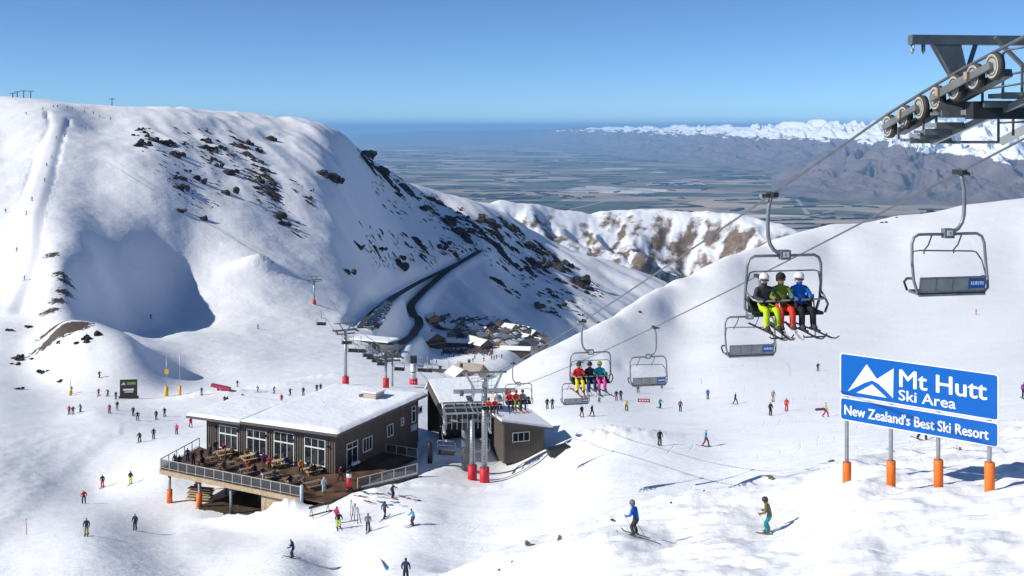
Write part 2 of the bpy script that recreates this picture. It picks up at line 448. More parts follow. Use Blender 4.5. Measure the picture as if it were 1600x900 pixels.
def build_terrain():
    nr, nc = ZT.shape
    v = np.stack([GX, GY, ZT], -1).reshape(-1, 3).astype(np.float32)
    i = np.arange(nr * nc).reshape(nr, nc)
    q = np.stack([i[:-1, :-1], i[:-1, 1:], i[1:, 1:], i[1:, :-1]], -1).reshape(-1, 4)
    me = bpy.data.meshes.new('snow_ground')
    me.vertices.add(len(v)); me.vertices.foreach_set('co', v.ravel())
    me.loops.add(q.size); me.loops.foreach_set('vertex_index', q.ravel().astype(np.int32))
    me.polygons.add(len(q)); me.polygons.foreach_set('loop_start', np.arange(0, q.size, 4, dtype=np.int32))
    me.polygons.foreach_set('use_smooth', np.ones(len(q), dtype=bool))
    me.update(calc_edges=True); me.validate()
    for nm, arr in (('groom', GROOM), ('bare', ROCK)):
        at = me.attributes.new(nm, 'FLOAT', 'POINT'); at.data.foreach_set('value', arr.ravel().astype(np.float32))
    return me

# masks that belong to the ground itself: groomed lanes, bare tussock
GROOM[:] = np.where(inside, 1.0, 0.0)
GROOM = np.maximum(GROOM, sstep(95, 120, GY) * sstep(300, 240, GY) * 0.8)
GROOM = np.maximum(GROOM, sstep(900, 1000, PXG) * sstep(95, 120, GY) * 0.85)
def bare(px, py, rx, ry, s=1.0, dmin=20):
    global ROCK
    c = G(px, py, dmin)
    ROCK = np.maximum(ROCK, s * np.exp(-(((GX - c.x) / rx) ** 2 + ((GY - c.y) / ry) ** 2)))
bare(100, 512, 9, 5, 1.3, 250); bare(85, 511, 6, 4, 1.2, 250); bare(115, 512, 6, 4, 1.2, 250)
for a in [(80, 398), (96, 428), (104, 440), (100, 456), (90, 470), (78, 486)]: bare(a[0], a[1], 4, 5, 0.9, 330)
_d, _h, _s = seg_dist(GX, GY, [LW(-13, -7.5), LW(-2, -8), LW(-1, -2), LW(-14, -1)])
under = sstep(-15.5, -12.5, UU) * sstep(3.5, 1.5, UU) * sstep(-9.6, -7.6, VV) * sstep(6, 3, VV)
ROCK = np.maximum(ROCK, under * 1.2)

# ---- snow material
def snow_ground_mat():
    m, nt, b = new_mat('snow')
    L = nt.links
    tc = N(nt, 'ShaderNodeTexCoord'); obj = tc.outputs['Object']
    def noise(scale, detail=4, vec=obj, rough=0.55):
        n = N(nt, 'ShaderNodeTexNoise'); n.inputs['Scale'].default_value = scale; n.inputs['Detail'].default_value = detail
        n.inputs['Roughness'].default_value = rough; L.new(vec, n.inputs['Vector']); return n.outputs[0]
    def mp(sx, sy, sz, rz=0.0):
        n = N(nt, 'ShaderNodeMapping'); n.inputs['Scale'].default_value = (sx, sy, sz); n.inputs['Rotation'].default_value = (0, 0, rz)
        L.new(obj, n.inputs['Vector']); return n.outputs[0]
    def math_(op, a, c, clamp=False):
        n = N(nt, 'ShaderNodeMath', operation=op, use_clamp=clamp)
        for i, s in enumerate((a, c)):
            if s is None: continue
            if isinstance(s, (int, float)): n.inputs[i].default_value = s
            else: L.new(s, n.inputs[i])
        return n.outputs[0]
    at_b = N(nt, 'ShaderNodeAttribute', attribute_name='bare'); at_g = N(nt, 'ShaderNodeAttribute', attribute_name='groom')
    # tracks: thin dark-cut lines from warped wave bands in several directions
    def tracks(rz, scale, warp, lo):
        v = mp(1, 1, 1, rz)
        w = N(nt, 'ShaderNodeTexWave'); w.wave_type = 'BANDS'; w.bands_direction = 'X'
        w.inputs['Scale'].default_value = scale; w.inputs['Distortion'].default_value = warp
        w.inputs['Detail'].default_value = 2; w.inputs['Detail Scale'].default_value = 0.35
        L.new(v, w.inputs['Vector'])
        return math_('MULTIPLY', math_('SUBTRACT', w.outputs['Fac'], lo, True), 1.0 / (1 - lo))
    t1 = tracks(R(48), 0.13, 5, 0.97); t2 = tracks(R(18), 0.17, 6, 0.975); t3 = tracks(R(65), 0.21, 3.5, 0.965)
    patch = math_('MULTIPLY', math_('SUBTRACT', noise(0.09, 3), 0.52, True), 7.0, True)
    tr = math_('MULTIPLY', math_('ADD', math_('ADD', t1, t2, True), t3, True), patch, True)
    n1 = noise(0.9, 6); n2 = noise(6.0, 4); n3 = noise(0.11, 5)
    streak = noise(1.0, 5, mp(0.22, 1.6, 1, R(12)))
    h = math_('ADD', math_('MULTIPLY', n1, 0.09), math_('MULTIPLY', n2, 0.018))
    h = math_('ADD', h, math_('MULTIPLY', streak, 0.10))
    h = math_('ADD', h, math_('MULTIPLY', n3, 0.3))
    n4 = noise(0.24, 5, mp(1.0, 0.8, 1.0, R(30)))
    h = math_('ADD', h, math_('MULTIPLY', math_('MULTIPLY', n4, 0.42), math_('SUBTRACT', 1.0, at_g.outputs['Fac'], True)))
    h = math_('SUBTRACT', h, math_('MULTIPLY', tr, 0.055))
    bp = N(nt, 'ShaderNodeBump'); bp.inputs['Strength'].default_value = 0.75; bp.inputs['Distance'].default_value = 1.0
    L.new(h, bp.inputs['Height'])
    # colour
    c_snow = ramp(nt, n3, [(0.3, (0.87, 0.875, 0.88)), (0.7, (0.91, 0.912, 0.915))])
    soil_n = noise(0.9, 6)
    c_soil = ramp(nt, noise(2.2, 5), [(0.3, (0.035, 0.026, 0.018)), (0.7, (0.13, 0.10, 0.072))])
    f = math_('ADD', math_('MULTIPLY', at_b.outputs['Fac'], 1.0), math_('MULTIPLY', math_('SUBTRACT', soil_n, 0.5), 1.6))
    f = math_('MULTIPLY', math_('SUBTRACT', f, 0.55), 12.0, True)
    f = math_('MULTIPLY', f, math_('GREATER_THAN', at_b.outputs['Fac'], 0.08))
    mx = N(nt, 'ShaderNodeMix', data_type='RGBA'); L.new(f, mx.inputs[0]); L.new(c_snow, mx.inputs[6]); L.new(c_soil, mx.inputs[7])
    L.new(mx.outputs[2], b.inputs['Base Color'])
    b.inputs['Roughness'].default_value = 0.55; b.inputs['Specular IOR Level'].default_value = 0.25
    L.new(bp.outputs[0], b.inputs['Normal'])
    return m
M_SNOW = snow_ground_mat()
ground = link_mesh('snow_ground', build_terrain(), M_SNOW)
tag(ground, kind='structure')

# ------------------------------------------------------------------ grid surfaces farther out
def grid_mesh(name, X, Y, Z, m, attrs=None, smooth=True):
    nr, nc = Z.shape
    v = np.stack([X, Y, Z], -1).reshape(-1, 3).astype(np.float32)
    i = np.arange(nr * nc).reshape(nr, nc)
    q = np.stack([i[:-1, :-1], i[:-1, 1:], i[1:, 1:], i[1:, :-1]], -1).reshape(-1, 4)
    me = bpy.data.meshes.new(name)
    me.vertices.add(len(v)); me.vertices.foreach_set('co', v.ravel())
    me.loops.add(q.size); me.loops.foreach_set('vertex_index', q.ravel().astype(np.int32))
    me.polygons.add(len(q)); me.polygons.foreach_set('loop_start', np.arange(0, q.size, 4, dtype=np.int32))
    me.polygons.foreach_set('use_smooth', np.full(len(q), smooth))
    me.update(calc_edges=True)
    for nm, arr in (attrs or {}).items():
        at = me.attributes.new(nm, 'FLOAT', 'POINT'); at.data.foreach_set('value', arr.ravel().astype(np.float32))
    return link_mesh(name, me, m)

def ridged(x, y, o=5, gain=0.5):
    s = 0; a = 1.0; w = 1.0
    for k in range(o):
        n = 1 - np.abs(perlin(x + 31.7 * k, y + 11.9 * k)) * 1.6
        n = np.clip(n, 0, 1) ** 2
        s = s + a * n * w; w = np.clip(n * 1.6, 0, 1); x = x * 2.07; y = y * 2.07; a *= gain
    return s

# foothills: snow patched with brown tussock
def snow_patch_mat(name, brown0, brown1, snow, nscale, lo, hi):
    m, nt, b = new_mat(name); L = nt.links
    tc = N(nt, 'ShaderNodeTexCoord')
    at = N(nt, 'ShaderNodeAttribute', attribute_name='bare')
    n = N(nt, 'ShaderNodeTexNoise'); n.inputs['Scale'].default_value = nscale; n.inputs['Detail'].default_value = 7; n.inputs['Roughness'].default_value = 0.62
    L.new(tc.outputs['Object'], n.inputs['Vector'])
    ad = N(nt, 'ShaderNodeMath', operation='MULTIPLY_ADD'); L.new(n.outputs[0], ad.inputs[0]); ad.inputs[1].default_value = 1.3; ad.inputs[2].default_value = -0.65
    a2 = N(nt, 'ShaderNodeMath', operation='ADD'); L.new(ad.outputs[0], a2.inputs[0]); L.new(at.outputs['Fac'], a2.inputs[1])
    f = ramp(nt, a2.outputs[0], [(lo, (0, 0, 0)), (hi, (1, 1, 1))])
    n2 = N(nt, 'ShaderNodeTexNoise'); n2.inputs['Scale'].default_value = nscale * 2.4; n2.inputs['Detail'].default_value = 5
    L.new(tc.outputs['Object'], n2.inputs['Vector'])
    cb = ramp(nt, n2.outputs[0], [(0.3, brown0), (0.7, brown1)])
    mx = N(nt, 'ShaderNodeMix', data_type='RGBA'); L.new(f, mx.inputs[0]); mx.inputs[6].default_value = (*snow, 1); L.new(cb, mx.inputs[7])
    L.new(mx.outputs[2], b.inputs['Base Color'])
    b.inputs['Roughness'].default_value = 0.8; b.inputs['Specular IOR Level'].default_value = 0.15
    return m

def foothills():
    pxs = np.arange(560, 1420, 2.2); ys = np.linspace(1700, 5200, 260) ** 1.0
    ys = 1700 + (np.linspace(0, 1, 300) ** 1.5) * 4200
    PX, Y = np.meshgrid(pxs, ys); X = (PX - 800) / F * 2400 + (PX - 800) / F * (Y - 2400) * 0.75
    cx = [560, 650, 700, 740, 790, 830, 870, 920, 960, 1000, 1050, 1100, 1150, 1190, 1240, 1300, 1420]
    cp = [345, 330, 318, 311, 314, 319, 330, 339, 336, 333, 334, 335, 337, 344, 358, 380, 410]
    crest = -(np.interp(PX, cx, cp) - HY) / F * 2450
    yc = 2450 + 120 * np.sin(X / 210.0)
    fr = np.clip((yc - Y) / 750.0, 0, 1.6); bk = np.clip((Y - yc) / 900.0, 0, 4)
    base = crest - 200 * fr ** 1.0 - 330 * bk ** 1.25
    warp = fbm(X / 300, Y / 300, 3) * 90
    spur = ridged((X + warp + (yc - Y) * 0.25) / 260.0, Y / 900.0 + 4.0, 4, 0.45)
    spur2 = ridged((X - warp * 0.5 - (yc - Y) * 0.35) / 95.0, Y / 330.0 + 9, 3, 0.5)
    k = sstep(0, 0.25, np.abs(yc - Y) / 750.0)
    Z = base + np.minimum(spur - 1.25, 0.0) * 62 * k + np.minimum(spur2 - 0.9, 0.1) * 20 * sstep(0.02, 0.3, np.abs(yc - Y) / 750.0) + fbm(X / 60, Y / 60, 3) * 7
    gx = np.gradient(Z, axis=1) / np.gradient(X, axis=1); gy = np.gradient(Z, axis=0) / np.gradient(Y, axis=0)
    # tussock shows through where the ground is steep and sun-facing, in streaks down the fall line
    slope = np.hypot(gx, gy)
    B = 0.47 + 0.20 * (slope - 0.45) + 0.14 * np.clip(gx, -0.6, 0.6) + 0.60 * fbm((X + (yc - Y) * 0.45) / 30.0, Y / 95.0, 5) + 0.15 * fbm(X / 230 + 5, Y / 230, 2) - 0.30 * (1 - sstep(0.0, 0.16, fr))
    return tag(grid_mesh('foothills', X, Y, Z, snow_patch_mat('tussock_and_snow', (0.12, 0.09, 0.068), (0.25, 0.195, 0.15), (0.84, 0.86, 0.89), 0.03, 0.36, 0.66), {'bare': B}), kind='structure')
foothills()

# far ranges
def far_range(name, pxs, nr, crest_px, crest_py, d_px, d_m, fr, bk, seed, wl, amp, snow_px, mat_):
    t = np.linspace(-1, 1, nr)
    PX, T = np.meshgrid(pxs, t); yc = np.interp(PX, d_px, d_m)
    Y = yc * (1 + np.where(T < 0, T * fr, T * bk)); X = (PX - 800) / F * Y
    cz = -(np.interp(PX, crest_px, crest_py) - HY) / F * yc
    base = PLAIN_Z - 20
    env = np.clip(1 - np.abs(T), 0, 1) ** 0.8
    a = (PX - 800) / F * wl; b = Y / yc * wl * 0.9
    w = fbm(a * 0.6 + seed, b * 0.6, 3) * 0.6
    rg = ridged(a + w + seed, b - w + seed * 2, 6, 0.52)
    rg = np.clip(rg / np.percentile(rg, 93), 0, 1.08)
    Z = base + (cz - base) * env * (1 - amp + amp * rg)
    srow = np.interp(PX, [p for p, q in snow_px], [q for p, q in snow_px])
    sn = (srow - (HY - Z / yc * F)) / 6.0 + 1.6 * (rg - 0.5) + 1.2 * fbm(a * 2.2, b * 2.2, 5)
    return tag(grid_mesh(name, X, Y, Z, mat_, {'bare': 0.5 - sn * 0.5}), kind='structure')
PLAIN_Z = -1450.0
M_RANGE = snow_patch_mat('range_rock_and_snow', (0.115, 0.09, 0.085), (0.20, 0.16, 0.145), (0.86, 0.88, 0.91), 0.0007, 0.42, 0.56)
far_range('far_mountains', np.arange(800, 2000, 1.8), 300, [800, 850, 880, 950, 1020, 1100, 1180, 1250, 1330, 1400, 1480, 1560, 1640, 1800, 2100], [212, 206, 202, 199, 196, 195, 193, 190, 187, 188, 186, 183, 181, 183, 190],
          [780, 900, 1000, 1200, 1400, 1600, 2100], [120000, 88000, 70000, 50000, 41000, 36000, 33000], 0.30, 0.3, 3.3, 30, 0.5, [(800, 197), (950, 200), (1100, 205), (1250, 212), (1600, 222)], M_RANGE)
far_range('near_mountains', np.arange(1180, 2200, 1.8), 300, [1180, 1230, 1280, 1380, 1450, 1520, 1600, 1700, 1900, 2300], [300, 262, 240, 215, 201, 190, 181, 176, 172, 172],
          [1180, 1400, 1700, 2300], [30000, 27000, 25000, 24000], 0.24, 0.2, 8.1, 22, 0.58, [(1180, 200), (1400, 224), (1600, 243), (2000, 250)], M_RANGE)
far_range('horizon_hills', np.arange(560, 1100, 5.0), 60, [560, 640, 700, 760, 830, 900, 1000, 1100], [207, 205.5, 204, 202, 199, 198, 198, 200], [560, 1100], [125000, 110000], 0.2, 0.2, 5.5, 9, 0.3, [(560, 100), (1100, 100)], M_RANGE)

# the plain
def plain():
    m, nt, b = new_mat('farmland'); L = nt.links
    tc = N(nt, 'ShaderNodeTexCoord')
    mp = N(nt, 'ShaderNodeMapping'); mp.inputs['Rotation'].default_value = (0, 0, R(24)); mp.inputs['Scale'].default_value = (1 / 2300.0, 1 / 1500.0, 1)
    L.new(tc.outputs['Object'], mp.inputs['Vector'])
    wn_ = N(nt, 'ShaderNodeTexNoise'); wn_.inputs['Scale'].default_value = 0.35; L.new(mp.outputs[0], wn_.inputs['Vector'])
    wv = N(nt, 'ShaderNodeVectorMath', operation='MULTIPLY_ADD'); L.new(wn_.outputs['Color'], wv.inputs[0]); wv.inputs[1].default_value = (0.9, 0.9, 0); L.new(mp.outputs[0], wv.inputs[2])
    vo = N(nt, 'ShaderNodeTexVoronoi'); vo.distance = 'CHEBYCHEV'; vo.voronoi_dimensions = '2D'; vo.inputs['Scale'].default_value = 1.0; vo.inputs['Randomness'].default_value = 0.85
    L.new(wv.outputs[0], vo.inputs['Vector'])
    sep = N(nt, 'ShaderNodeSeparateColor'); L.new(vo.outputs['Color'], sep.inputs[0])
    c1 = ramp(nt, sep.outputs[0], [(0.0, (0.25, 0.19, 0.135)), (0.2, (0.13, 0.135, 0.085)), (0.4, (0.33, 0.26, 0.19)), (0.58, (0.10, 0.115, 0.075)), (0.72, (0.40, 0.33, 0.25)), (0.9, (0.16, 0.13, 0.11)), (0.96, (0.6, 0.57, 0.53))], 'CONSTANT')
    # smaller paddocks inside
    v2 = N(nt, 'ShaderNodeTexVoronoi'); v2.distance = 'CHEBYCHEV'; v2.voronoi_dimensions = '2D'; v2.inputs['Scale'].default_value = 2.6
    L.new(wv.outputs[0], v2.inputs['Vector'])
    s2 = N(nt, 'ShaderNodeSeparateColor'); L.new(v2.outputs['Color'], s2.inputs[0])
    mul = ramp(nt, s2.outputs[0], [(0, (0.62, 0.66, 0.66)), (1, (1.3, 1.25, 1.2))])
    mm = N(nt, 'ShaderNodeMix', data_type='RGBA', blend_type='MULTIPLY'); mm.inputs[0].default_value = 1; L.new(c1, mm.inputs[6]); L.new(mul, mm.inputs[7])
    # hedge lines
    ve = N(nt, 'ShaderNodeTexVoronoi'); ve.feature = 'DISTANCE_TO_EDGE'; ve.voronoi_dimensions = '2D'; ve.inputs['Scale'].default_value = 1.0; ve.inputs['Randomness'].default_value = 0.85
    L.new(wv.outputs[0], ve.inputs['Vector'])
    hn = N(nt, 'ShaderNodeTexNoise'); hn.inputs['Scale'].default_value = 1.4; hn.inputs['Detail'].default_value = 4; L.new(wv.outputs[0], hn.inputs['Vector'])
    patchy = ramp(nt, hn.outputs[0], [(0.58, (0, 0, 0)), (0.66, (1, 1, 1))])
    m3 = N(nt, 'ShaderNodeMix', data_type='RGBA'); L.new(patchy, m3.inputs[0]); L.new(mm.outputs[2], m3.inputs[6]); m3.inputs[7].default_value = (0.035, 0.042, 0.03, 1)
    L.new(m3.outputs[2], b.inputs['Base Color'])
    b.inputs['Roughness'].default_value = 0.95; b.inputs['Specular IOR Level'].default_value = 0.05
    mb = MB(); E = 420000.0
    mb.add([(-E, -3000, PLAIN_Z), (E, -3000, PLAIN_Z), (E, E, PLAIN_Z), (-E, E, PLAIN_Z)], [(0, 1, 2, 3)])
    return tag(mb.build('plain', m), kind='structure')
plain()
# ================================================================== shared surfaces
M_SNOWCAP = mat('packed_snow', (0.86, 0.875, 0.90), rough=0.6, var=0.02, scale=0.6, bump=0.10, bscale=1.2, spec=0.2)
M_GALV = mat('galvanised_steel', (0.36, 0.38, 0.39), rough=0.42, metal=0.55, var=0.12, scale=4)
M_STEEL = mat('grey_steel', (0.15, 0.165, 0.175), rough=0.5, metal=0.3, var=0.15, scale=3)
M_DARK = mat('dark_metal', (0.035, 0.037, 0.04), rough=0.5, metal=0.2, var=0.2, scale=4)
M_RUBBER = mat('rubber', (0.03, 0.03, 0.032), rough=0.8, var=0.2)
M_RED = mat('red_pad', (0.55, 0.02, 0.035), rough=0.6, var=0.12, scale=2, bump=0.02, bscale=3)
M_ORANGE = mat('orange_pad', (0.80, 0.17, 0.015), rough=0.55, var=0.12, scale=1.5, bump=0.015, bscale=4)
M_WHITE = mat('white_paint', (0.75, 0.76, 0.77), rough=0.5, var=0.05)
M_CLAD = mat('brown_cladding', (0.095, 0.078, 0.066), rough=0.65, var=0.14, scale=1.4)
M_FASCIA = mat('fascia_metal', (0.105, 0.092, 0.082), rough=0.5, var=0.1)
M_TIMBER = mat('raw_timber', (0.42, 0.32, 0.21), rough=0.75, var=0.16, scale=3, bump=0.01, bscale=12)
M_PINE = mat('pale_pine', (0.52, 0.38, 0.22), rough=0.7, var=0.14, scale=4)
M_ROCK = mat('dark_rock', (0.042, 0.038, 0.037), rough=0.9, var=0.45, scale=0.35, bump=0.5, bscale=0.9, spec=0.2)
M_BROCK = mat('brown_rock', (0.17, 0.135, 0.10), rough=0.9, var=0.35, scale=2.0, bump=0.06, bscale=6, spec=0.2)
M_ASPH = mat('asphalt', (0.045, 0.047, 0.05), rough=0.9, var=0.2, scale=0.3, bump=0.02, bscale=2)
M_YEL = mat('yellow_pad', (0.72, 0.42, 0.02), rough=0.6, var=0.12)
M_BLACK = mat('black_plastic', (0.018, 0.018, 0.02), rough=0.5, var=0.15)
M_BLUE = mat('sign_blue', (0.0, 0.105, 0.42), rough=0.35, var=0.03, spec=0.4)
def glass_mat(name, tint, rough=0.04):
    m, nt, b = new_mat(name)
    tc = N(nt, 'ShaderNodeTexCoord'); no = N(nt, 'ShaderNodeTexNoise'); no.inputs['Scale'].default_value = 0.8
    nt.links.new(tc.outputs['Object'], no.inputs['Vector'])
    nt.links.new(ramp(nt, no.outputs[0], [(0.3, [c * 0.7 for c in tint]), (0.7, tint)]), b.inputs['Base Color'])
    b.inputs['Roughness'].default_value = rough; b.inputs['Specular IOR Level'].default_value = 0.45
    return m
M_GLASS = glass_mat('window_glass', (0.02, 0.024, 0.028))

# ================================================================== rocks on the mountain
def rock_mesh(seed, n=1, stretch=(1, 1, 1)):
    rr = random.Random(seed); bm = bmesh.new()
    for k in range(n):
        t = bmesh.new(); bmesh.ops.create_icosphere(t, subdivisions=2, radius=1.0)
        off = Vector((rr.uniform(-1, 1) * 1.25, rr.uniform(-1, 1) * 1.5, 0)) * (0.0 if k == 0 else 1.0)
        sc = 0.85 if k == 0 else rr.uniform(0.3, 0.7)
        cuts = [(Vector((rr.gauss(0, 1), rr.gauss(0, 1), rr.gauss(0.2, 0.8))).normalized(), rr.uniform(0.4, 0.8)) for _ in range(8)]
        for v in t.verts:
            p = v.co.copy()
            for nn, d in cuts:
                e = p.dot(nn) - d
                if e > 0: p -= nn * e
            p += mnoise.noise_vector(p * 2.6 + Vector((seed * 3.1, k, 0))) * 0.34
            v.co = Vector((p.x * stretch[0], p.y * stretch[1], p.z * stretch[2])) * sc + Vector((off.x * stretch[0], off.y * stretch[1], 0))
        me_t = bpy.data.meshes.new('t'); t.to_mesh(me_t); t.free(); bm.from_mesh(me_t); bpy.data.meshes.remove(me_t)
    me = bpy.data.meshes.new('rock'); bm.to_mesh(me); bm.free(); me.materials.append(M_ROCK)
    return me
ROCKS = [rock_mesh(i, 2 + i % 4, (1, 1, 1.25)) for i in range(8)]
STREAKS = [rock_mesh(20 + i, 6, (0.62, 1.35, 0.8)) for i in range(7)]
def fall_dir(x, y, e=4.0):
    gx = (H(x + e, y) - H(x - e, y)) / (2 * e); gy = (H(x, y + e) - H(x, y - e)) / (2 * e)
    return math.atan2(-gy, -gx), math.hypot(gx, gy)
RCOUNT = {}
def place_rock(px, py, size_px, label, group=None, dmin=300, streak=False, flat=0.75, rr=random):
    c = G(px, py, dmin)
    s = size_px / F * c.y * 0.72
    o = bpy.data.objects.new('rock_outcrop', rr.choice(STREAKS if streak else ROCKS)); COL.objects.link(o)
    a, sl = fall_dir(c.x, c.y)
    o.location = (c.x, c.y, c.z - 0.05 * s)
    if streak: o.rotation_euler = (-math.atan(sl) * 0.8, 0, a - R(90)) if False else (math.atan(sl), 0, a + R(90))
    else: o.rotation_euler = (rr.uniform(-.3, .3), rr.uniform(-.3, .3), rr.uniform(0, 6.28))
    o.scale = (s, s, s * flat)
    return tag(o, label, 'rock', group)
for px, py, sz, lb in [(306, 280, 15, 'jagged dark outcrop left of centre on the sunlit mountain face'), (357, 271, 19, 'large dark outcrop beside the upper gully of the mountain face'),
    (352, 302, 16, 'square dark rock lowest on the sunlit gully rib'), (517, 278, 24, 'lone dark outcrop high on the shaded shoulder of the mountain'),
    (438, 338, 20, 'tall dark crag at the edge of the sunlit face'), (281, 330, 11, 'dark rock beside the left gully of the mountain face'),
    (317, 343, 14, 'snow-dusted dark rock at the foot of the gully rocks'), (541, 425, 12, 'dark rock above the small lift tower on the slope'),
    (215, 228, 14, 'leftmost dark outcrop near the mountain top'), (420, 218, 15, 'dark rock on the upper shoulder right of the summit')]:
    place_rock(px, py, sz, lb)
rr = random.Random(11)
def cluster(poly, n, s0, s1, streak, label, group, dmin=450):
    k = 0
    xs = [p[0] for p in poly]; ys = [p[1] for p in poly]
    while k < n:
        x = rr.uniform(min(xs), max(xs)); y = rr.uniform(min(ys), max(ys)); c = False
        for (x1, y1), (x2, y2) in zip(poly, poly[1:] + poly[:1]):
            if (y1 > y) != (y2 > y) and x < (x2 - x1) * (y - y1) / (y2 - y1) + x1: c = not c
        if not c: continue
        k += 1
        place_rock(x, y, 1.3 * s0 * (s1 / s0) ** (rr.random() ** 1.6), label, group, dmin, streak and rr.random() < 0.75, rr=rr)
cluster([(205, 205), (235, 200), (240, 235), (205, 240)], 10, 5, 10, False, 'small dark rock in the leftmost rock band of the face', 'leftmost rock band of the mountain face')
cluster([(262, 222), (285, 225), (300, 300), (275, 300)], 18, 4, 11, False, 'small dark rock in the left gully of the mountain face', 'rocks of the left gully')
cluster([(315, 195), (345, 205), (345, 262), (315, 250)], 18, 4, 11, False, 'small dark rock in the middle gully of the mountain face', 'rocks of the middle gully')
cluster([(360, 205), (400, 230), (432, 300), (452, 350), (478, 372), (455, 375), (425, 330), (385, 262)], 40, 5, 15, True, 'dark rock in the long broken rib of the face', 'rocks of the long broken rib')
cluster([(440, 260), (500, 290), (520, 330), (470, 320)], 8, 4, 8, True, 'small dark rock scattered on the shaded shoulder', 'rocks of the shaded shoulder')
cluster([(545, 218), (575, 240), (640, 300), (735, 330), (780, 370), (740, 385), (690, 350), (620, 305), (560, 245)], 62, 5, 15, True, 'dark rock along the upper crest of the shaded flank', 'rocks of the upper flank crest', 700)
cluster([(740, 335), (800, 350), (870, 400), (930, 450), (900, 470), (830, 430), (760, 385)], 56, 6, 18, True, 'dark rock in the lower crags of the shaded flank', 'rocks of the lower flank crags', 800)
cluster([(560, 340), (640, 350), (740, 385), (690, 415), (600, 420), (550, 390)], 30, 4, 13, True, 'dark rock above the mountain road on the shaded flank', 'rocks above the mountain road', 500)
cluster([(760, 390), (860, 440), (890, 500), (820, 490), (770, 430)], 22, 4, 13, True, 'dark rock below the mountain road on the shaded flank', 'rocks below the mountain road', 700)
for px, py, sz, lb in [(152, 522, 16, 'dark crag on the right shoulder of the snowy knoll'), (138, 530, 11, 'dark rock under the crag of the knoll'), (92, 535, 9, 'small dark rock on the left side of the knoll'),
    (120, 536, 9, 'flat dark rock on the front of the knoll'), (18, 516, 9, 'dark rock at the left picture edge above the knoll'), (47, 512, 10, 'flat dark rock left of the brown tussock patch'),
    (22, 560, 11, 'dark boulder in the lower left rock group'), (31, 563, 12, 'largest boulder of the lower left rock group'), (27, 570, 9, 'boulder below its neighbours in the lower left group'),
    (50, 561, 8, 'flat dark rock right of the lower left boulders'), (66, 581, 12, 'dark boulder above the small blue hollow at left'), (95, 595, 7, 'small dark stone near the yellow padded post'), (28, 608, 9, 'low dark rock band at the far left')]:
    place_rock(px, py, sz, lb, dmin=240, flat=0.6)
for px, py, sz, lb in [(1457, 322, 9, 'larger of two rocks on the right skyline'), (1441, 325, 6, 'smaller of two rocks on the right skyline'), (1378, 348, 6, 'small rock just below the right skyline'), (1402, 340, 5, 'tiny rock below the right skyline by the hanger'),
    (1290, 352, 7, 'low rock on the skyline beside the loaded chair hanger'), (905, 492, 6, 'small dark stone on the slope above the riders'), (1000, 487, 5, 'small dark stone high on the right slope'), (935, 505, 6, 'dark stone on the slope beside the three riders')]:
    place_rock(px, py, sz, lb, dmin=200, flat=0.6)
BR = [m.copy() for m in ROCKS]
for b_ in BR: b_.materials.clear(); b_.materials.append(M_BROCK)
for px, py, sz, lb in [(1297, 722, 11, 'brown stone pair left of the big blue sign'), (1203, 747, 13, 'brown stone on the snowy lip above the olive skier'), (828, 853, 15, 'brown stone pushing through snow in the foreground'),
    (875, 842, 12, 'brown stone right of the foreground stone'), (958, 812, 7, 'small brown stone left of the blue skier'), (800, 878, 7, 'small brown stone near the bottom edge'), (780, 890, 5, 'tiny brown stone lowest in the foreground'),
    (1048, 786, 6, 'small dark stone between the two near skiers'), (1100, 767, 5, 'tiny dark stone on the lip behind the skiers'), (1500, 700, 6, 'small grey stone behind the sign posts')]:
    o = place_rock(px, py, sz, lb, dmin=35, flat=0.9)
    o.data = random.choice(BR); o.scale = o.scale * 0.62

# loose stones around the outcrops, too many to count
def scree():
    mb = MB(); r3 = random.Random(3)
    for poly, n, dm in (([(545, 218), (640, 290), (760, 335), (900, 420), (960, 460), (880, 490), (740, 400), (600, 330)], 900, 600), ([(360, 205), (450, 320), (480, 372), (420, 340), (350, 240)], 260, 480), ([(200, 200), (350, 200), (340, 330), (270, 320)], 200, 450), ([(560, 350), (740, 390), (680, 420), (560, 420)], 200, 480)):
        xs = [p[0] for p in poly]; ys = [p[1] for p in poly]; k = 0
        while k < n:
            x = r3.uniform(min(xs), max(xs)); y = r3.uniform(min(ys), max(ys)); c = False
            for (x1, y1), (x2, y2) in zip(poly, poly[1:] + poly[:1]):
                if (y1 > y) != (y2 > y) and x < (x2 - x1) * (y - y1) / (y2 - y1) + x1: c = not c
            if not c or mnoise.noise(Vector((x / 22, y / 22, 1))) < -0.05: k += 0.2; continue
            k += 1; p = G(x, y, dm); s = r3.uniform(0.8, 2.8) / F * p.y; a, sl = fall_dir(p.x, p.y)
            d = Vector((math.cos(a), math.sin(a), -sl)).normalized(); q = Vector((-d.y, d.x, 0)).normalized(); L = s * r3.uniform(0.8, 3.0)
            t = p + Vector((0, 0, s * r3.uniform(.5, 1.0)))
            mb.add([p - d * L, p + q * s * .7, p + d * L, p - q * s * .7, t + q * s * r3.uniform(-.3, .3)], [(0, 1, 4), (1, 2, 4), (2, 3, 4), (3, 0, 4)])
    return tag(mb.build('scree', M_ROCK), 'dark loose stones scattered over the mountain flank', 'scree', kind='stuff')
scree()

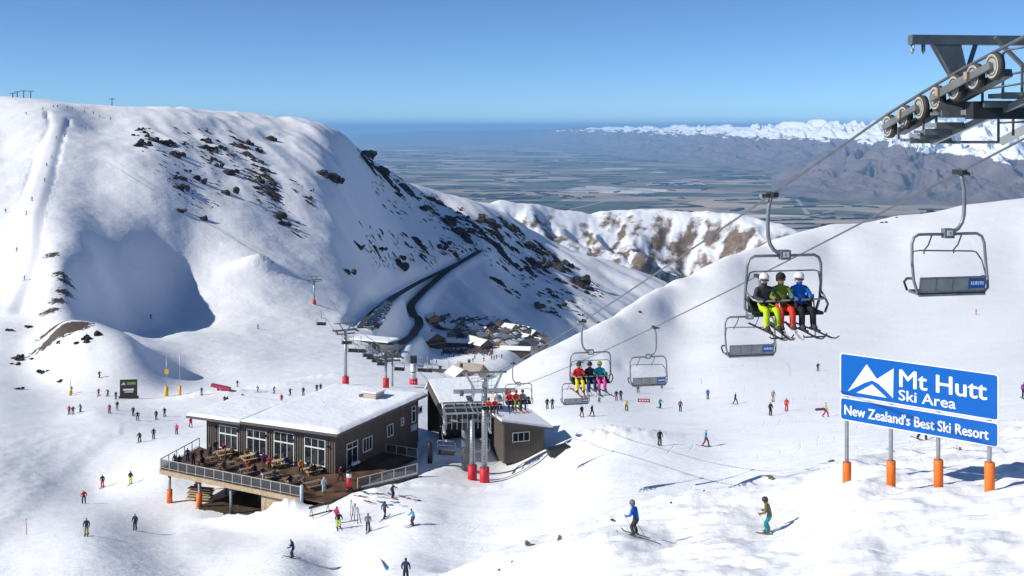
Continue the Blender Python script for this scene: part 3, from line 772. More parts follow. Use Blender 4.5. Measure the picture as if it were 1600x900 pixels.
# ================================================================== road and car park
def ribbon(name, pts, w, m, dz, parent=None):
    fine = []
    for i in range(len(pts) - 1):
        p0 = pts[max(i - 1, 0)]; p1 = pts[i]; p2 = pts[i + 1]; p3 = pts[min(i + 2, len(pts) - 1)]
        for k in range(10):
            t = k / 10.0
            fine.append(0.5 * ((2 * p1) + (p2 - p0) * t + (2 * p0 - 5 * p1 + 4 * p2 - p3) * t * t + (3 * p1 - p0 - 3 * p2 + p3) * t ** 3))
    fine.append(pts[-1])
    v = []; f = []
    for i, p in enumerate(fine):
        d = fine[min(i + 1, len(fine) - 1)] - fine[max(i - 1, 0)]; n = Vector((d.y, -d.x, 0)).normalized()
        for s in (-1, -0.33, 0.33, 1):
            q = p + n * (w / 2 * s); v.append((q.x, q.y, max(H(q.x, q.y), p.z - 0.3) + dz))
        if i: f += [((i - 1) * 4 + k, (i - 1) * 4 + k + 1, i * 4 + k + 1, i * 4 + k) for k in range(3)]
    mb = MB(); mb.add(v, f, 0, True)
    return mb.build(name, m, parent)
tag(ribbon('upper_road', road_up, 5.5, M_ASPH, 0.35), kind='structure')
tag(ribbon('lower_road', road_lo, 5.5, M_ASPH, 0.45), kind='structure')
cpk = [G(548 + 560 - 545, 518, 420), G(592, 516, 420), G(612, 478, 450), G(600, 474, 450)]
A_, B_, C_, D_ = G(573, 516, 430), G(592, 516, 430), G(611, 478, 470), G(601, 474, 470)
mb = MB()
def bil(u, v): return (A_ * (1 - u) + B_ * u) * (1 - v) + (D_ * (1 - u) + C_ * u) * v
nv = 14
vs_ = []; fs_ = []
for j in range(nv + 1):
    for i in range(5):
        p = bil(i / 4, j / nv); vs_.append((p.x, p.y, max(H(p.x, p.y), p.z) + 0.6))
for j in range(nv):
    for i in range(4): fs_.append((j * 5 + i, j * 5 + i + 1, j * 5 + i + 6, j * 5 + i + 5))
mb.add(vs_, fs_, 0, True)
tag(mb.build('car_park', M_ASPH), kind='structure')
def car_proto():
    t = empty('parked_car')
    b = MB(); b.add([(-0.85, -2.1, 0.3), (0.85, -2.1, 0.3), (0.85, 2.1, 0.3), (-0.85, 2.1, 0.3), (-0.87, -2.1, 0.85), (0.87, -2.1, 0.85), (0.87, 2.1, 0.9), (-0.87, 2.1, 0.9)],
        [(3, 2, 1, 0), (4, 5, 6, 7), (0, 1, 5, 4), (1, 2, 6, 5), (2, 3, 7, 6), (3, 0, 4, 7)])
    b.build('body', M_WHITE, t)
    c = MB(); c.add([(-0.83, -1.0, 0.87), (0.83, -1.0, 0.87), (0.83, 1.9, 0.9), (-0.83, 1.9, 0.9), (-0.66, -0.4, 1.5), (0.66, -0.4, 1.5), (0.66, 1.5, 1.5), (-0.66, 1.5, 1.5)],
        [(3, 2, 1, 0), (4, 5, 6, 7), (0, 1, 5, 4), (1, 2, 6, 5), (2, 3, 7, 6), (3, 0, 4, 7)])
    c.build('cabin', M_GLASS, t)
    w = MB(); w.cyl((0, 0, 0), 0.32, 0.2, 10, 0, 'X')
    me = w.mesh('wheel'); me.materials.append(M_RUBBER)
    for x in (-0.8, 0.8):
        for y in (-1.35, 1.35): link_mesh('wheel', me, None, t, (x, y, 0.32))
    return tag(t, 'tiny parked car among the packed rows of the hillside car park', 'car', 'cars in the hillside car park')
car0 = car_proto()
car_cols = [mat('car_paint_%d' % i, c, rough=0.3, var=0.03) for i, c in enumerate([(0.6, 0.6, 0.6), (0.03, 0.03, 0.035), (0.3, 0.31, 0.32), (0.35, 0.03, 0.03), (0.05, 0.1, 0.3), (0.7, 0.7, 0.7)])]
bodies = []
for m_ in car_cols:
    mm = car0.children[0].data.copy(); mm.materials.clear(); mm.materials.append(m_); bodies.append(mm)
first = True
dv = (D_ - A_); road_ang = math.atan2(dv.y, dv.x)
L_len = dv.length
for row in range(3):
    for k in range(20):
        if rr.random() < 0.12: continue
        p = bil(0.15 + 0.33 * row + rr.uniform(-.03, .03), (k + 0.5) / 20)
        t = car0 if first else copy_tree(car0); first = False
        t.location = (p.x, p.y, max(H(p.x, p.y), p.z) + 0.61); t.rotation_euler = (0, 0, road_ang + R(rr.choice((0, 180)) + rr.uniform(-4, 4)))
        ci = rr.randrange(6); [c for c in t.children if c.name.startswith('body')][0].data = bodies[ci]
        t['label'] = 'tiny parked %s car in the %s row of the hillside car park' % (['silver', 'black', 'grey', 'red', 'blue', 'white'][ci], ['left', 'middle', 'right'][row])

# ================================================================== village below
VCOL = {'dark': mat('dark_shingle', (0.085, 0.08, 0.08), var=0.25, scale=0.8), 'beige': mat('beige_shingle', (0.36, 0.30, 0.25), var=0.2, scale=0.8),
        'grey': mat('grey_shingle', (0.19, 0.185, 0.185), var=0.2, scale=0.8), 'blue-grey': mat('blue_grey_sheet', (0.08, 0.11, 0.16), var=0.15, scale=0.8)}
VWALL = [mat('chalet_wall_dark', (0.07, 0.05, 0.04), var=0.2, scale=1), mat('chalet_wall_tan', (0.33, 0.24, 0.17), var=0.15, scale=1), mat('chalet_wall_pale', (0.5, 0.47, 0.43), var=0.1, scale=1), mat('chalet_wall_brick', (0.42, 0.2, 0.13), var=0.2, scale=1)]
win_me = {}
def chalet(name, loc, rz, w, l, h, pitch, wallm, roofc, snow, label, group, wins=(2, 3), balcony=False):
    """ridge along local y; snow: which roof sides carry snow (-1 left, 1 right), with how much of the slope"""
    t = empty(name, loc, rz)
    rh = math.tan(pitch) * w / 2
    b = MB()
    b.add([(-w / 2, -l / 2, -2.5), (w / 2, -l / 2, -2.5), (w / 2, l / 2, -2.5), (-w / 2, l / 2, -2.5), (-w / 2, -l / 2, h), (w / 2, -l / 2, h), (w / 2, l / 2, h), (-w / 2, l / 2, h), (0, -l / 2, h + rh), (0, l / 2, h + rh)],
          [(0, 1, 5, 8, 4), (2, 3, 7, 9, 6), (1, 2, 6, 5), (3, 0, 4, 7), (4, 8, 9, 7), (5, 6, 9, 8), (3, 2, 1, 0)])
    b.build('wall', wallm, t)
    e = 0.55; ov = 0.6
    for s in (-1, 1):
        x1 = s * (w / 2 + e); z1 = h - math.tan(pitch) * e
        q = [(0, -l / 2 - ov, h + rh + 0.12), (x1, -l / 2 - ov, z1 + 0.12), (x1, l / 2 + ov, z1 + 0.12), (0, l / 2 + ov, h + rh + 0.12)]
        if s < 0: q = q[::-1]
        r = MB().slab(q, 0.22).build('roof', VCOL[roofc], t)
        cov = snow.get(s)
        if cov:
            a0, a1, y0, y1 = cov
            def pt(a, y, dz): return (x1 * a, -l / 2 - ov + (l + 2 * ov) * y, h + rh + 0.14 + (z1 - h - rh) * a + dz)
            sb = MB(); n = 5; vs2 = []; fs2 = []
            for j in range(n + 1):
                for i in range(3):
                    a = a0 + (a1 - a0) * i / 2; yj = y0 + (y1 - y0) * j / n
                    edge = (i in (0, 2)) or (j in (0, n))
                    vs2.append(pt(min(max(a + (rr.uniform(-.05, .05) if i == 2 and a1 < .97 else 0), 0), 1), yj, 0.03 if (edge and a1 < .97) else 0.32))
            for j in range(n):
                for i in range(2): fs2.append((j * 3 + i, j * 3 + i + 1, j * 3 + i + 4, j * 3 + i + 3))
            if a1 >= .97:
                nb = len(vs2); vs2 += [(v[0], v[1], v[2] - 0.3) for v in vs2[2::3]]
                for j in range(n): fs2.append((j * 3 + 2, j * 3 + 5, nb + j + 1, nb + j))
            sb.add(vs2, fs2, 0, False); sb.build('roof_snow', M_SNOWCAP, r)
    for sgn in (-1,):
        for j in range(wins[0]):
            for i in range(wins[1]):
                x = (i - (wins[1] - 1) / 2) * (w * 0.8 / wins[1]); z = 1.4 + j * 2.3
                if z + 0.6 > h + rh * max(0, 1 - abs(x) / (w / 2)) - 0.4: continue
                MB().box((x, sgn * (l / 2 + 0.02), z), (w * 0.42 / wins[1], 0.06, 1.0)).build('window', M_GLASS, t)
    MB().box((w * 0.2, l * 0.15, h + rh), (0.7, 0.7, 1.5)).build('chimney', VWALL[0], t)
    if balcony:
        MB().box((0, -l / 2 - 0.7, 2.6), (w, 1.4, 0.18)).build('balcony', M_TIMBER, t)
        MB().box((0, -l / 2 - 1.36, 3.1), (w, 0.06, 0.8)).build('balcony_rail', VWALL[0], t)
    return tag(t, label, 'chalet', group)
def VG(px, py, dmin=520):
    p = G(px, py, dmin); return p
ORD = ['first', 'second', 'third', 'fourth', 'fifth', 'sixth', 'seventh', 'eighth', 'ninth', 'tenth', 'eleventh', 'twelfth', 'thirteenth', 'fourteenth']
full = (0.0, 1.0, 0.0, 1.0)
rows = [('high back row', [(697, 500), (712, 502), (727, 503), (742, 503), (757, 504), (772, 506), (788, 509), (806, 514), (822, 519)], 6.0),
        ('back row', [(689, 504), (703, 506), (716, 508), (729, 509), (745, 509), (761, 510), (779, 512), (797, 515), (815, 520), (830, 526), (845, 532)], 6.5),
        ('second row', [(690, 514), (706, 515), (720, 517), (735, 518), (750, 519), (767, 520), (784, 523), (802, 527), (819, 532), (836, 538)], 7.0),
        ('third row', [(712, 524), (727, 526), (742, 527), (757, 529), (773, 530), (790, 533), (808, 537), (826, 542), (840, 545)], 7.5),
        ('fourth row', [(738, 537), (756, 538), (774, 539), (792, 541), (812, 545)], 8.0)]
for rn, pts, sz in rows:
    for i, (px, py) in enumerate(pts):
        g = VG(px, py)
        rc = rr.choice(['dark', 'dark', 'grey', 'beige', 'beige', 'blue-grey']); sn = {}
        m = rr.random()
        if m < 0.45: sn = {-1: full, 1: (0.3, 1.0, 0.05, 0.9)}
        elif m < 0.65: sn = {-1: full, 1: full}
        elif m < 0.85: sn = {-1: (0.1, 0.8, 0.1, 0.7)}
        if rr.random() < 0.3: sn[1] = (0.2, 0.7, 0.2, 0.75)
        chalet('chalet', g - Vector((0, 0, 0.2)), R(rr.choice((-35, -30, 40, 50, -28))) + rr.uniform(-.1, .1), sz * rr.uniform(0.85, 1.15), sz * rr.uniform(1.0, 1.4), rr.uniform(1.7, 2.5), R(rr.uniform(26, 34)), rr.choice(VWALL[1:3] + VWALL[:2]), rc, sn,
               f'{rc}-roofed chalet, {ORD[i]} from the left in the {rn} of the village', 'chalets of the village')
g = VG(672, 541); chalet('chalet', g, R(38), 12, 13, 4.6, R(30), VWALL[0], 'grey', {-1: full, 1: (0.0, 0.9, 0.05, 0.95)}, 'largest brown timber chalet with balcony at the left of the village', None, (2, 5), True)
g = VG(721, 541); chalet('chalet', g, R(82), 6, 20, 2.6, R(22), VWALL[0], 'dark', {-1: full, 1: full}, 'long low snow-roofed building right of the largest chalet', None, (1, 3))
g = VG(752, 545); chalet('chalet', g, R(40), 9, 10, 3.0, R(28), VWALL[0], 'dark', {-1: full}, 'dark-walled chalet with one snow-white roof side in the front centre', None, (1, 3))
g = VG(806, 552); chalet('chalet', g, R(80), 6, 16, 2.4, R(22), VWALL[0], 'dark', {-1: full, 1: full}, 'long low snow-roofed shed at the right front of the village', None, (1, 3))
g = VG(676, 506); chalet('chalet', g, R(25), 8, 9, 4.5, R(28), VWALL[3], 'dark', {-1: full, 1: (0.2, 0.9, 0.1, 0.9)}, 'reddish brick house standing highest at the road bend', None, (1, 2))
g = G(718, 588, 250); chalet('chalet', g + Vector((0, 0, -0.5)), R(30), 5.5, 6.5, 1.5, R(32), VWALL[1], 'beige', {-1: (0.2, 1.0, 0.0, 0.9)}, 'beige hut just behind the lift station roof', None, (1, 2))
g = G(735, 582, 270); chalet('chalet', g + Vector((0, 0, -0.5)), R(62), 6.5, 8, 1.0, R(36), VWALL[1], 'beige', {}, 'larger beige-roofed hut casting a pointed shadow', None, (1, 2))
g = G(692, 582, 290); chalet('chalet', g + Vector((0, 0, -1.0)), R(75), 5, 8, 1.0, R(20), VWALL[0], 'dark', {1: (0.3, 0.9, 0.1, 0.5)}, 'low dark-roofed shed left of the beige huts', None, (1, 2))
# ski crowd in front of the village terrace: nobody could count it
cr = MB()
for k in range(330):
    px = rr.uniform(692, 770); py = rr.gauss(551, 2.0)
    p = VG(px, py, 480); hgt = rr.uniform(1.2, 1.75)
    cr.tube([p, p + Vector((0, 0, hgt * 0.55)), p + Vector((0, 0, hgt * 0.82)), p + Vector((0, 0, hgt))], [0.2, 0.3, 0.24, 0.1], 5, rr.randrange(4))
tag(cr.build('terrace_crowd', [cloth((0.03, 0.03, 0.035)), cloth((0.2, 0.06, 0.04)), cloth((0.12, 0.1, 0.09)), cloth((0.05, 0.07, 0.14))]), 'crowd of tiny people and racks along the village terrace', 'crowd', kind='stuff')

# shelter belts and woods out on the plain
def belts():
    mb = MB(); r2 = random.Random(5)
    for k in range(420):
        D = 15500 * (70000 / 15500) ** (r2.random() ** 1.35); px = r2.uniform(520, 1620)
        x = (px - 800) / F * D; a = R(r2.choice((24, 24, 114, 70, 10)) + r2.gauss(0, 6)); L = r2.uniform(250, 1300) * (D / 22000) ** 0.5; w = r2.uniform(50, 150) * (D / 22000) ** 0.5
        if r2.random() < 0.18: w *= 3; L *= 0.7
        n = max(3, int(L / 220)); d = Vector((math.cos(a), math.sin(a), 0)); q = Vector((-d.y, d.x, 0)); c = Vector((x, D, PLAIN_Z))
        for i in range(n):
            if r2.random() < 0.15: continue
            p = c + d * ((i + 0.5) / n - 0.5) * L + q * r2.uniform(-.2, .2) * w
            h = r2.uniform(14, 26); s = L / n * 0.62; ww = w * r2.uniform(.6, 1.1) / 2
            base = [p + d * s * i0 * r2.uniform(.8, 1.1) + q * ww * j0 * r2.uniform(.7, 1.2) for i0, j0 in ((-1, -1), (1, -1), (1, 1), (-1, 1))]
            top = [b * 1.0 + (p - b) * 0.25 + Vector((0, 0, h * r2.uniform(.8, 1.2))) for b in base]
            mb.add(base + top, [(4, 5, 6, 7), (0, 1, 5, 4), (1, 2, 6, 5), (2, 3, 7, 6), (3, 0, 4, 7)])
    return tag(mb.build('shelter_belts', mat('far_conifers', (0.022, 0.03, 0.02), rough=0.95, var=0.3, scale=0.01, spec=0.05)), 'dark shelter belts and woods across the distant farmland', 'woodland', kind='stuff')
belts()
def plain_roads():
    mb = MB()
    for pts, w in [([(1230, 290), (1262, 335)], 40), ([(1370, 275), (1402, 306)], 40), ([(1402, 306), (1330, 322), (1240, 345)], 30), ([(880, 330), (1010, 300)], 30)]:
        W = [Vector(((a - 800) / F * (-PLAIN_Z * F / (b - HY)), -PLAIN_Z * F / (b - HY), PLAIN_Z + 3)) for a, b in pts]
        for a, b in zip(W[:-1], W[1:]):
            n = Vector(((b - a).y, -(b - a).x, 0)).normalized() * w
            mb.add([a - n, a + n, b + n, b - n], [(0, 1, 2, 3)])
    tag(mb.build('country_roads', mat('gravel_road', (0.38, 0.35, 0.32), var=0.1, scale=0.01)), kind='structure')
    pf = MB()
    for x0, y0, x1, y1 in [(935, 262, 1010, 265), (1010, 268, 1045, 271), (1008, 284, 1105, 290), (830, 269, 880, 270.5), (1020, 250, 1060, 251.5), (640, 262, 690, 263.5), (900, 282, 925, 284)]:
        q = []
        for a, b in ((x0, y1), (x1, y1 - 0.6), (x1 - 14, y0), (x0 + 12, y0 + 0.5)):
            D = -PLAIN_Z * F / (b - HY); q.append(((a - 800) / F * D, D, PLAIN_Z + 4))
        pf.add(q, [(0, 1, 2, 3)])
    tag(pf.build('pale_fields', mat('pale_stubble', (0.5, 0.48, 0.45), var=0.1, scale=0.002)), kind='structure')
plain_roads()
# ================================================================== lodge
def u_at(px, v=0.0):
    """u on the lodge front line where photo column px crosses it"""
    k = (px - 800) / F; x0 = LB.x + LV.x * v; y0 = LB.y + LV.y * v
    return (k * y0 - x0) / (LU.x - k * LU.y)
def v_at(px, u=0.0):
    k = (px - 800) / F; x0 = LB.x + LU.x * u; y0 = LB.y + LU.y * u
    return (k * y0 - x0) / (LV.x - k * LV.y)
LZ = math.atan2(LU.y, LU.x)
lodge = empty('ski_lodge', LB, LZ)      # local x = along the front, local y = depth, z from deck level
tag(lodge, 'dark brown board-clad ski lodge with a flat snow-covered roof', 'lodge')
def roof_h(u, v): return 4.5 + 0.025 * u + 0.03 * v
UA, UM = -20.0, -13.3
w = MB()
def wall_quad(mb, u0, v0, u1, v1, z0=-4.6, mi=0):
    mb.add([(u0, v0, z0), (u1, v1, z0), (u1, v1, roof_h(u1, v1) + 0.05), (u0, v0, roof_h(u0, v0) + 0.05)], [(0, 1, 2, 3)], mi)
foot = [(UA, 0), (0, 0), (0, 17), (UM, 17), (UM, 7.5), (UA, 7.5)]
for a, b in zip(foot, foot[1:] + foot[:1]): wall_quad(w, a[0], a[1], b[0], b[1])
w.build('wall', M_CLAD, lodge)
# openings: (part, wall, start, end, z0, z1, columns, transom)
front = [(343, 372), (386, 417), (428.5, 460), (476, 509)]
FW = [(u_at(a), u_at(b)) for a, b in front]
SW = [('door', v_at(541), v_at(558.5), 0.05, 2.9, 2, 2.2), ('window', v_at(566.5), v_at(581), 1.0, 2.7, 3, None), ('window', v_at(604.5), v_at(614), 1.6, 3.1, 2, None),
      ('window', v_at(626), v_at(630.5), 2.3, 3.3, 1, 2.8), ('window', v_at(643), v_at(649), 2.1, 4.2, 1, 3.6), ('window', v_at(653.5), v_at(659), 2.9, 3.8, 1, None)]
def opening(name, axis, a, b, z0, z1, cols, tr, parent):
    """glazed opening on the front (axis 0, outward -y) or the side (axis 1, outward +x)"""
    def pt(s, d, z): return (s, -d, z) if axis == 0 else (d, s, z)
    def bx(mb, s0, s1, d0, d1, za, zb):
        c = pt((s0 + s1) / 2, (d0 + d1) / 2, (za + zb) / 2)
        mb.box(c, (s1 - s0, d1 - d0, zb - za) if axis == 0 else (d1 - d0, s1 - s0, zb - za))
    root = MB(); f = 0.09
    for s0, s1, za, zb in ((a, a + f, z0, z1), (b - f, b, z0, z1), (a + f, b - f, z0, z0 + f * 1.3), (a + f, b - f, z1 - f, z1)): bx(root, s0, s1, 0.003, 0.10, za, zb)
    r = root.build(name, M_WHITE, parent)
    zs = [z0 + f * 1.3] + ([tr] if tr else []) + [z1 - f]
    wd = (b - a - 2 * f) / cols
    if tr:
        t = MB(); bx(t, a + f, b - f, 0.003, 0.115, tr - 0.07, tr + 0.07); t.build('transom', M_WHITE, r)
    for i in range(1, cols):
        t = MB(); bx(t, a + f + wd * i - 0.03, a + f + wd * i + 0.03, 0.003, 0.09, z0 + f * 1.3, z1 - f); t.build('mullion', M_WHITE, r)
    for za, zb in zip(zs[:-1], zs[1:]):
        for i in range(cols):
            t = MB(); bx(t, a + f + wd * i + 0.03, a + f + wd * (i + 1) - 0.03, 0.004, 0.03, za + 0.04, zb - 0.04); t.build('pane', M_GLASS, r)
    if name == 'door':
        t = MB(); bx(t, (a + b) / 2 - 0.1, (a + b) / 2 - 0.05, 0.1, 0.16, 0.9, 1.3); t.build('handle', M_STEEL, r)
for i, (a, b) in enumerate(FW):
    if i == 2: opening('door', 0, a, b, 0.05, 3.75, 3, 2.55, lodge)
    else: opening('window', 0, a, b, 0.5, 3.35 + 0.1 * i, 3, 2.35 + 0.08 * i, lodge)
for n, a, b, z0, z1, c, t in SW: opening(n, 1, a, b, z0, z1, c, t, lodge)
MB().box((0.04, (v_at(642.5) + v_at(650.5)) / 2, 1.45), (0.05, 1.3, 0.75)).build('notice_plate', mat('pale_blue_plate', (0.45, 0.55, 0.68)), lodge)
# battens
bt = MB()
u = UA + 0.1
while u < -0.05:
    if not any(a - 0.03 < u < b + 0.03 for a, b in FW): bt.box((u, -0.045, (roof_h(u, 0) - 3.8) / 2), (0.07, 0.09, roof_h(u, 0) + 3.7))
    else:
        for a, b in FW:
            if a - 0.03 < u < b + 0.03: bt.box((u, -0.045, 0.2), (0.07, 0.09, 0.42))
    u += 0.36
v = 0.15
while v < 16.9:
    if not any(a - 0.03 < v < b + 0.03 for _, a, b, *_r in SW): bt.box((0.02, v, (roof_h(0, v) - 1.5) / 2), (0.04, 0.05, roof_h(0, v) + 1.4))
    v += 0.36
u = UA + 0.2
tag(bt.build('battens', mat('brown_batten', (0.15, 0.122, 0.10), rough=0.6, var=0.15), lodge), kind='stuff')
for u0 in (-18.4, -14.9, -10.4, -6.2, -1.0):
    MB().box((u0, -0.2, 3.0), (0.16, 0.22, 0.3)).build('wall_lamp', M_BLACK, lodge)
# roofs
def roof_piece(name, u0, u1, v0, v1, dz, sn):
    q = [(u0, v0, roof_h(u0, v0) + 0.32 + dz), (u1, v0, roof_h(u1, v0) + 0.32 + dz), (u1, v1, roof_h(u1, v1) + 0.32 + dz), (u0, v1, roof_h(u0, v1) + 0.32 + dz)]
    r = MB().slab(q, 0.32).build(name, M_FASCIA, lodge)
    nu, nv_ = 30, 34; vs = []; fs = []
    for j in range(nv_ + 1):
        for i in range(nu + 1):
            fu, fv = i / nu, j / nv_; uu = u0 + (u1 - u0) * fu; vv = v0 + (v1 - v0) * fv
            e = min(fu * (u1 - u0), (1 - fu) * (u1 - u0), fv * (v1 - v0), (1 - fv) * (v1 - v0))
            h = sn * min(1, e / 0.25) ** 0.5 if e > 0 else 0
            h *= 1 + 0.35 * mnoise.noise(Vector((uu * 0.35, vv * 0.35, u0))) + 0.12 * mnoise.noise(Vector((uu * 1.4, vv * 1.4, 3)))
            vs.append((uu, vv, roof_h(uu, vv) + 0.325 + dz + max(h, 0.0)))
    for j in range(nv_):
        for i in range(nu): fs.append((j * (nu + 1) + i, j * (nu + 1) + i + 1, (j + 1) * (nu + 1) + i + 1, (j + 1) * (nu + 1) + i))
    MB().add(vs, fs, 0, True).build('roof_snow', M_SNOWCAP, r, fix=False)
    return r
roof_piece('roof', UM - 0.3, 1.0, -1.1, 17.8, 0.1, 0.30)
roof_piece('lower_roof', -22.4, UM - 0.305, -1.1, 8.6, -0.08, 0.25)
vc = (-4.0, 13.0)
vb = MB().box((vc[0], vc[1], roof_h(*vc) + 1.0), (1.9, 1.9, 1.0)).build('roof_vent', mat('vent_beige', (0.42, 0.38, 0.32)), lodge)
MB().box((vc[0], vc[1], roof_h(*vc) + 1.56), (2.2, 2.2, 0.16)).build('vent_cap', M_SNOWCAP, vb)
MB().box((vc[0] - 1.5, vc[1] - 0.2, roof_h(*vc) + 0.75), (0.9, 0.7, 0.4)).build('vent_duct', M_FASCIA, vb)
MB().tube([(-8.5, 8.5, 4.5), (-8.5, 8.5, 5.35)], 0.09, 8).build('roof_pipe', M_GALV, lodge)
MB().tube([(0.12, 16.9, -0.6), (0.12, 16.9, 4.8)], 0.07, 8).build('downpipe', M_GALV, lodge)

# ================================================================== sun deck
deck = empty('sun_deck', LB, LZ)
tag(deck, 'timber sun deck on posts with mesh railing in front of the lodge', 'deck')
def deck_mat():
    m, nt, b = new_mat('deck_boards'); L = nt.links
    tc = N(nt, 'ShaderNodeTexCoord')
    w_ = N(nt, 'ShaderNodeTexWave'); w_.bands_direction = 'Y'; w_.inputs['Scale'].default_value = 1.1; w_.inputs['Distortion'].default_value = 0.3
    L.new(tc.outputs['Object'], w_.inputs['Vector'])
    n = N(nt, 'ShaderNodeTexNoise'); n.inputs['Scale'].default_value = 0.45; n.inputs['Detail'].default_value = 5; L.new(tc.outputs['Object'], n.inputs['Vector'])
    c = ramp(nt, n.outputs[0], [(0.35, (0.05, 0.028, 0.016)), (0.62, (0.17, 0.095, 0.05))])
    mx = N(nt, 'ShaderNodeMix', data_type='RGBA', blend_type='MULTIPLY'); mx.inputs[0].default_value = 0.55
    L.new(c, mx.inputs[6]); L.new(ramp(nt, w_.outputs['Fac'], [(0.0, (0.5, 0.5, 0.5)), (0.25, (1, 1, 1))]), mx.inputs[7])
    L.new(mx.outputs[2], b.inputs['Base Color']); b.inputs['Roughness'].default_value = 0.55
    return m
poly = [(-19.2, -8.4), (5.2, -8.4), (5.4, -3.2), (5.0, 9.5), (0.02, 9.5), (0.02, -0.02), (-20.0, -0.02), (-21.6, 0.4)]
MB().prism(poly, -0.16, 0.0).build('deck_floor', deck_mat(), deck)
MB().bar((-19.2, -8.45, -0.33), (1.6, -8.45, -0.33), 0.08, 0.52).build('rim_board', M_TIMBER, deck)
MB().bar((-19.25, -8.4, -0.33), (-21.6, 0.4, -0.33), 0.08, 0.52).build('side_board', M_TIMBER, deck)
mesh_m, nt, b = new_mat('railing_mesh')
tc = N(nt, 'ShaderNodeTexCoord'); ck = N(nt, 'ShaderNodeTexChecker'); ck.inputs['Scale'].default_value = 26
nt.links.new(tc.outputs['Object'], ck.inputs['Vector'])
tr_ = N(nt, 'ShaderNodeBsdfTransparent'); ms = N(nt, 'ShaderNodeMixShader')
b.inputs['Base Color'].default_value = (0.08, 0.085, 0.09, 1); b.inputs['Metallic'].default_value = 0.3
mth = N(nt, 'ShaderNodeMath', operation='MULTIPLY_ADD'); mth.inputs[1].default_value = 0.6; mth.inputs[2].default_value = 0.25
nt.links.new(ck.outputs['Fac'], mth.inputs[0]); nt.links.new(mth.outputs[0], ms.inputs[0])
nt.links.new(tr_.outputs[0], ms.inputs[1]); nt.links.new(b.outputs[0], ms.inputs[2]); nt.links.new(ms.outputs[0], nt.nodes['Material Output'].inputs['Surface'])
M_RAIL = mat('light_rail', (0.45, 0.46, 0.45), rough=0.5, metal=0.2)
M_RAILD = mat('dark_rail', (0.10, 0.11, 0.12), rough=0.5)
def railing(parent, a, b, n, m_post, z0=0.0, z1=0.0, panels=True, low=-0.5):
    a = Vector((a[0], a[1], z0)); b = Vector((b[0], b[1], z1)); d = (b - a)
    for i in range(n + 1):
        p = a + d * i / n
        MB().box((p.x, p.y, p.z + (1.08 + low) / 2), (0.075, 0.075, 1.08 - low), rz=math.atan2(d.y, d.x)).build('rail_post', m_post, parent)
    MB().bar(a + Vector((0, 0, 1.11)), b + Vector((0, 0, 1.11)), 0.11, 0.06).build('top_rail', m_post, parent)
    MB().bar(a + Vector((0, 0, 0.14)), b + Vector((0, 0, 0.14)), 0.05, 0.05).build('bottom_rail', m_post, parent)
    if panels:
        nrm = Vector((-d.y, d.x, 0)).normalized() * 0.008
        for i in range(n):
            p = a + d * (i + 0.04) / n; q = a + d * (i + 0.96) / n
            c4 = [p + nrm + Vector((0, 0, .17)), q + nrm + Vector((0, 0, .17)), q + nrm + Vector((0, 0, 1.08)), p + nrm + Vector((0, 0, 1.08))]
            c4 += [k - 2 * nrm for k in c4]
            MB().add(c4, [(0, 1, 2, 3), (7, 6, 5, 4), (0, 4, 5, 1), (1, 5, 6, 2), (2, 6, 7, 3), (3, 7, 4, 0)]).build('mesh_panel', mesh_m, parent)
railing(deck, (-19.15, -8.3), (1.6, -8.3), 15, M_RAIL)
railing(deck, (-19.2, -8.3), (-21.5, 0.3), 5, M_RAILD, panels=False, low=-0.1)
railing(deck, (5.3, -3.0), (8.2, 4.5), 5, M_RAIL, panels=True, low=-0.5)
railing(deck, (0.4, 9.4), (5.0, 9.4), 3, M_RAIL, panels=True, low=-0.1)
MB().slab([(5.1, -3.2, 0.0), (8.3, 4.6, 0.0), (6.9, 5.2, 0.0), (5.0, 3.0, 0.0)], 0.16).build('ramp', deck.children[0].data.materials[0], deck)
MB().bar((5.5, -2.6, -0.45), (8.3, 4.6, -0.45), 0.1, 0.5).build('ramp_side', M_RAILD, deck)
for px, m_, padm in ((265, M_GALV, M_ORANGE), (311.5, M_GALV, M_ORANGE), (361, M_GALV, None), (415, M_GALV, None)):
    uu = u_at(px, -7.8); p = LW(uu, -7.8); gz = H(p.x, p.y) - LB.z
    o = MB().tube([(uu, -7.8, gz - 0.4), (uu, -7.8, -0.17)], 0.17, 10).build('deck_post', m_, deck)
    if padm: MB().tube([(uu, -7.8, gz - 0.1), (uu, -7.8, gz + 1.55)], 0.33, 12).build('pad', padm, o)
for uu, vv in ((-18.6, -2.5), (-14.5, -2.5), (-9.0, -2.8), (-16.6, -5.2)):
    p = LW(uu, vv); gz = H(p.x, p.y) - LB.z
    o = MB().tube([(uu, vv, gz - 0.4), (uu, vv, -0.17)], 0.15, 8).build('deck_post', M_GALV, deck)
    if vv == -5.2: MB().tube([(uu, vv, gz + 0.2), (uu, vv, gz + 1.7)], 0.3, 10).build('pad', M_ORANGE, o)
# board wall under the right end of the deck
for k in range(14):
    MB().box((-4.0 + 0.42 * k, -7.9 + 0.01 * (k % 2), -2.3), (0.405, 0.09, 4.2)).build('board', M_TIMBER, deck)
for z in (-0.5, -0.95, -1.4, -1.85, -2.3, -2.75): pass
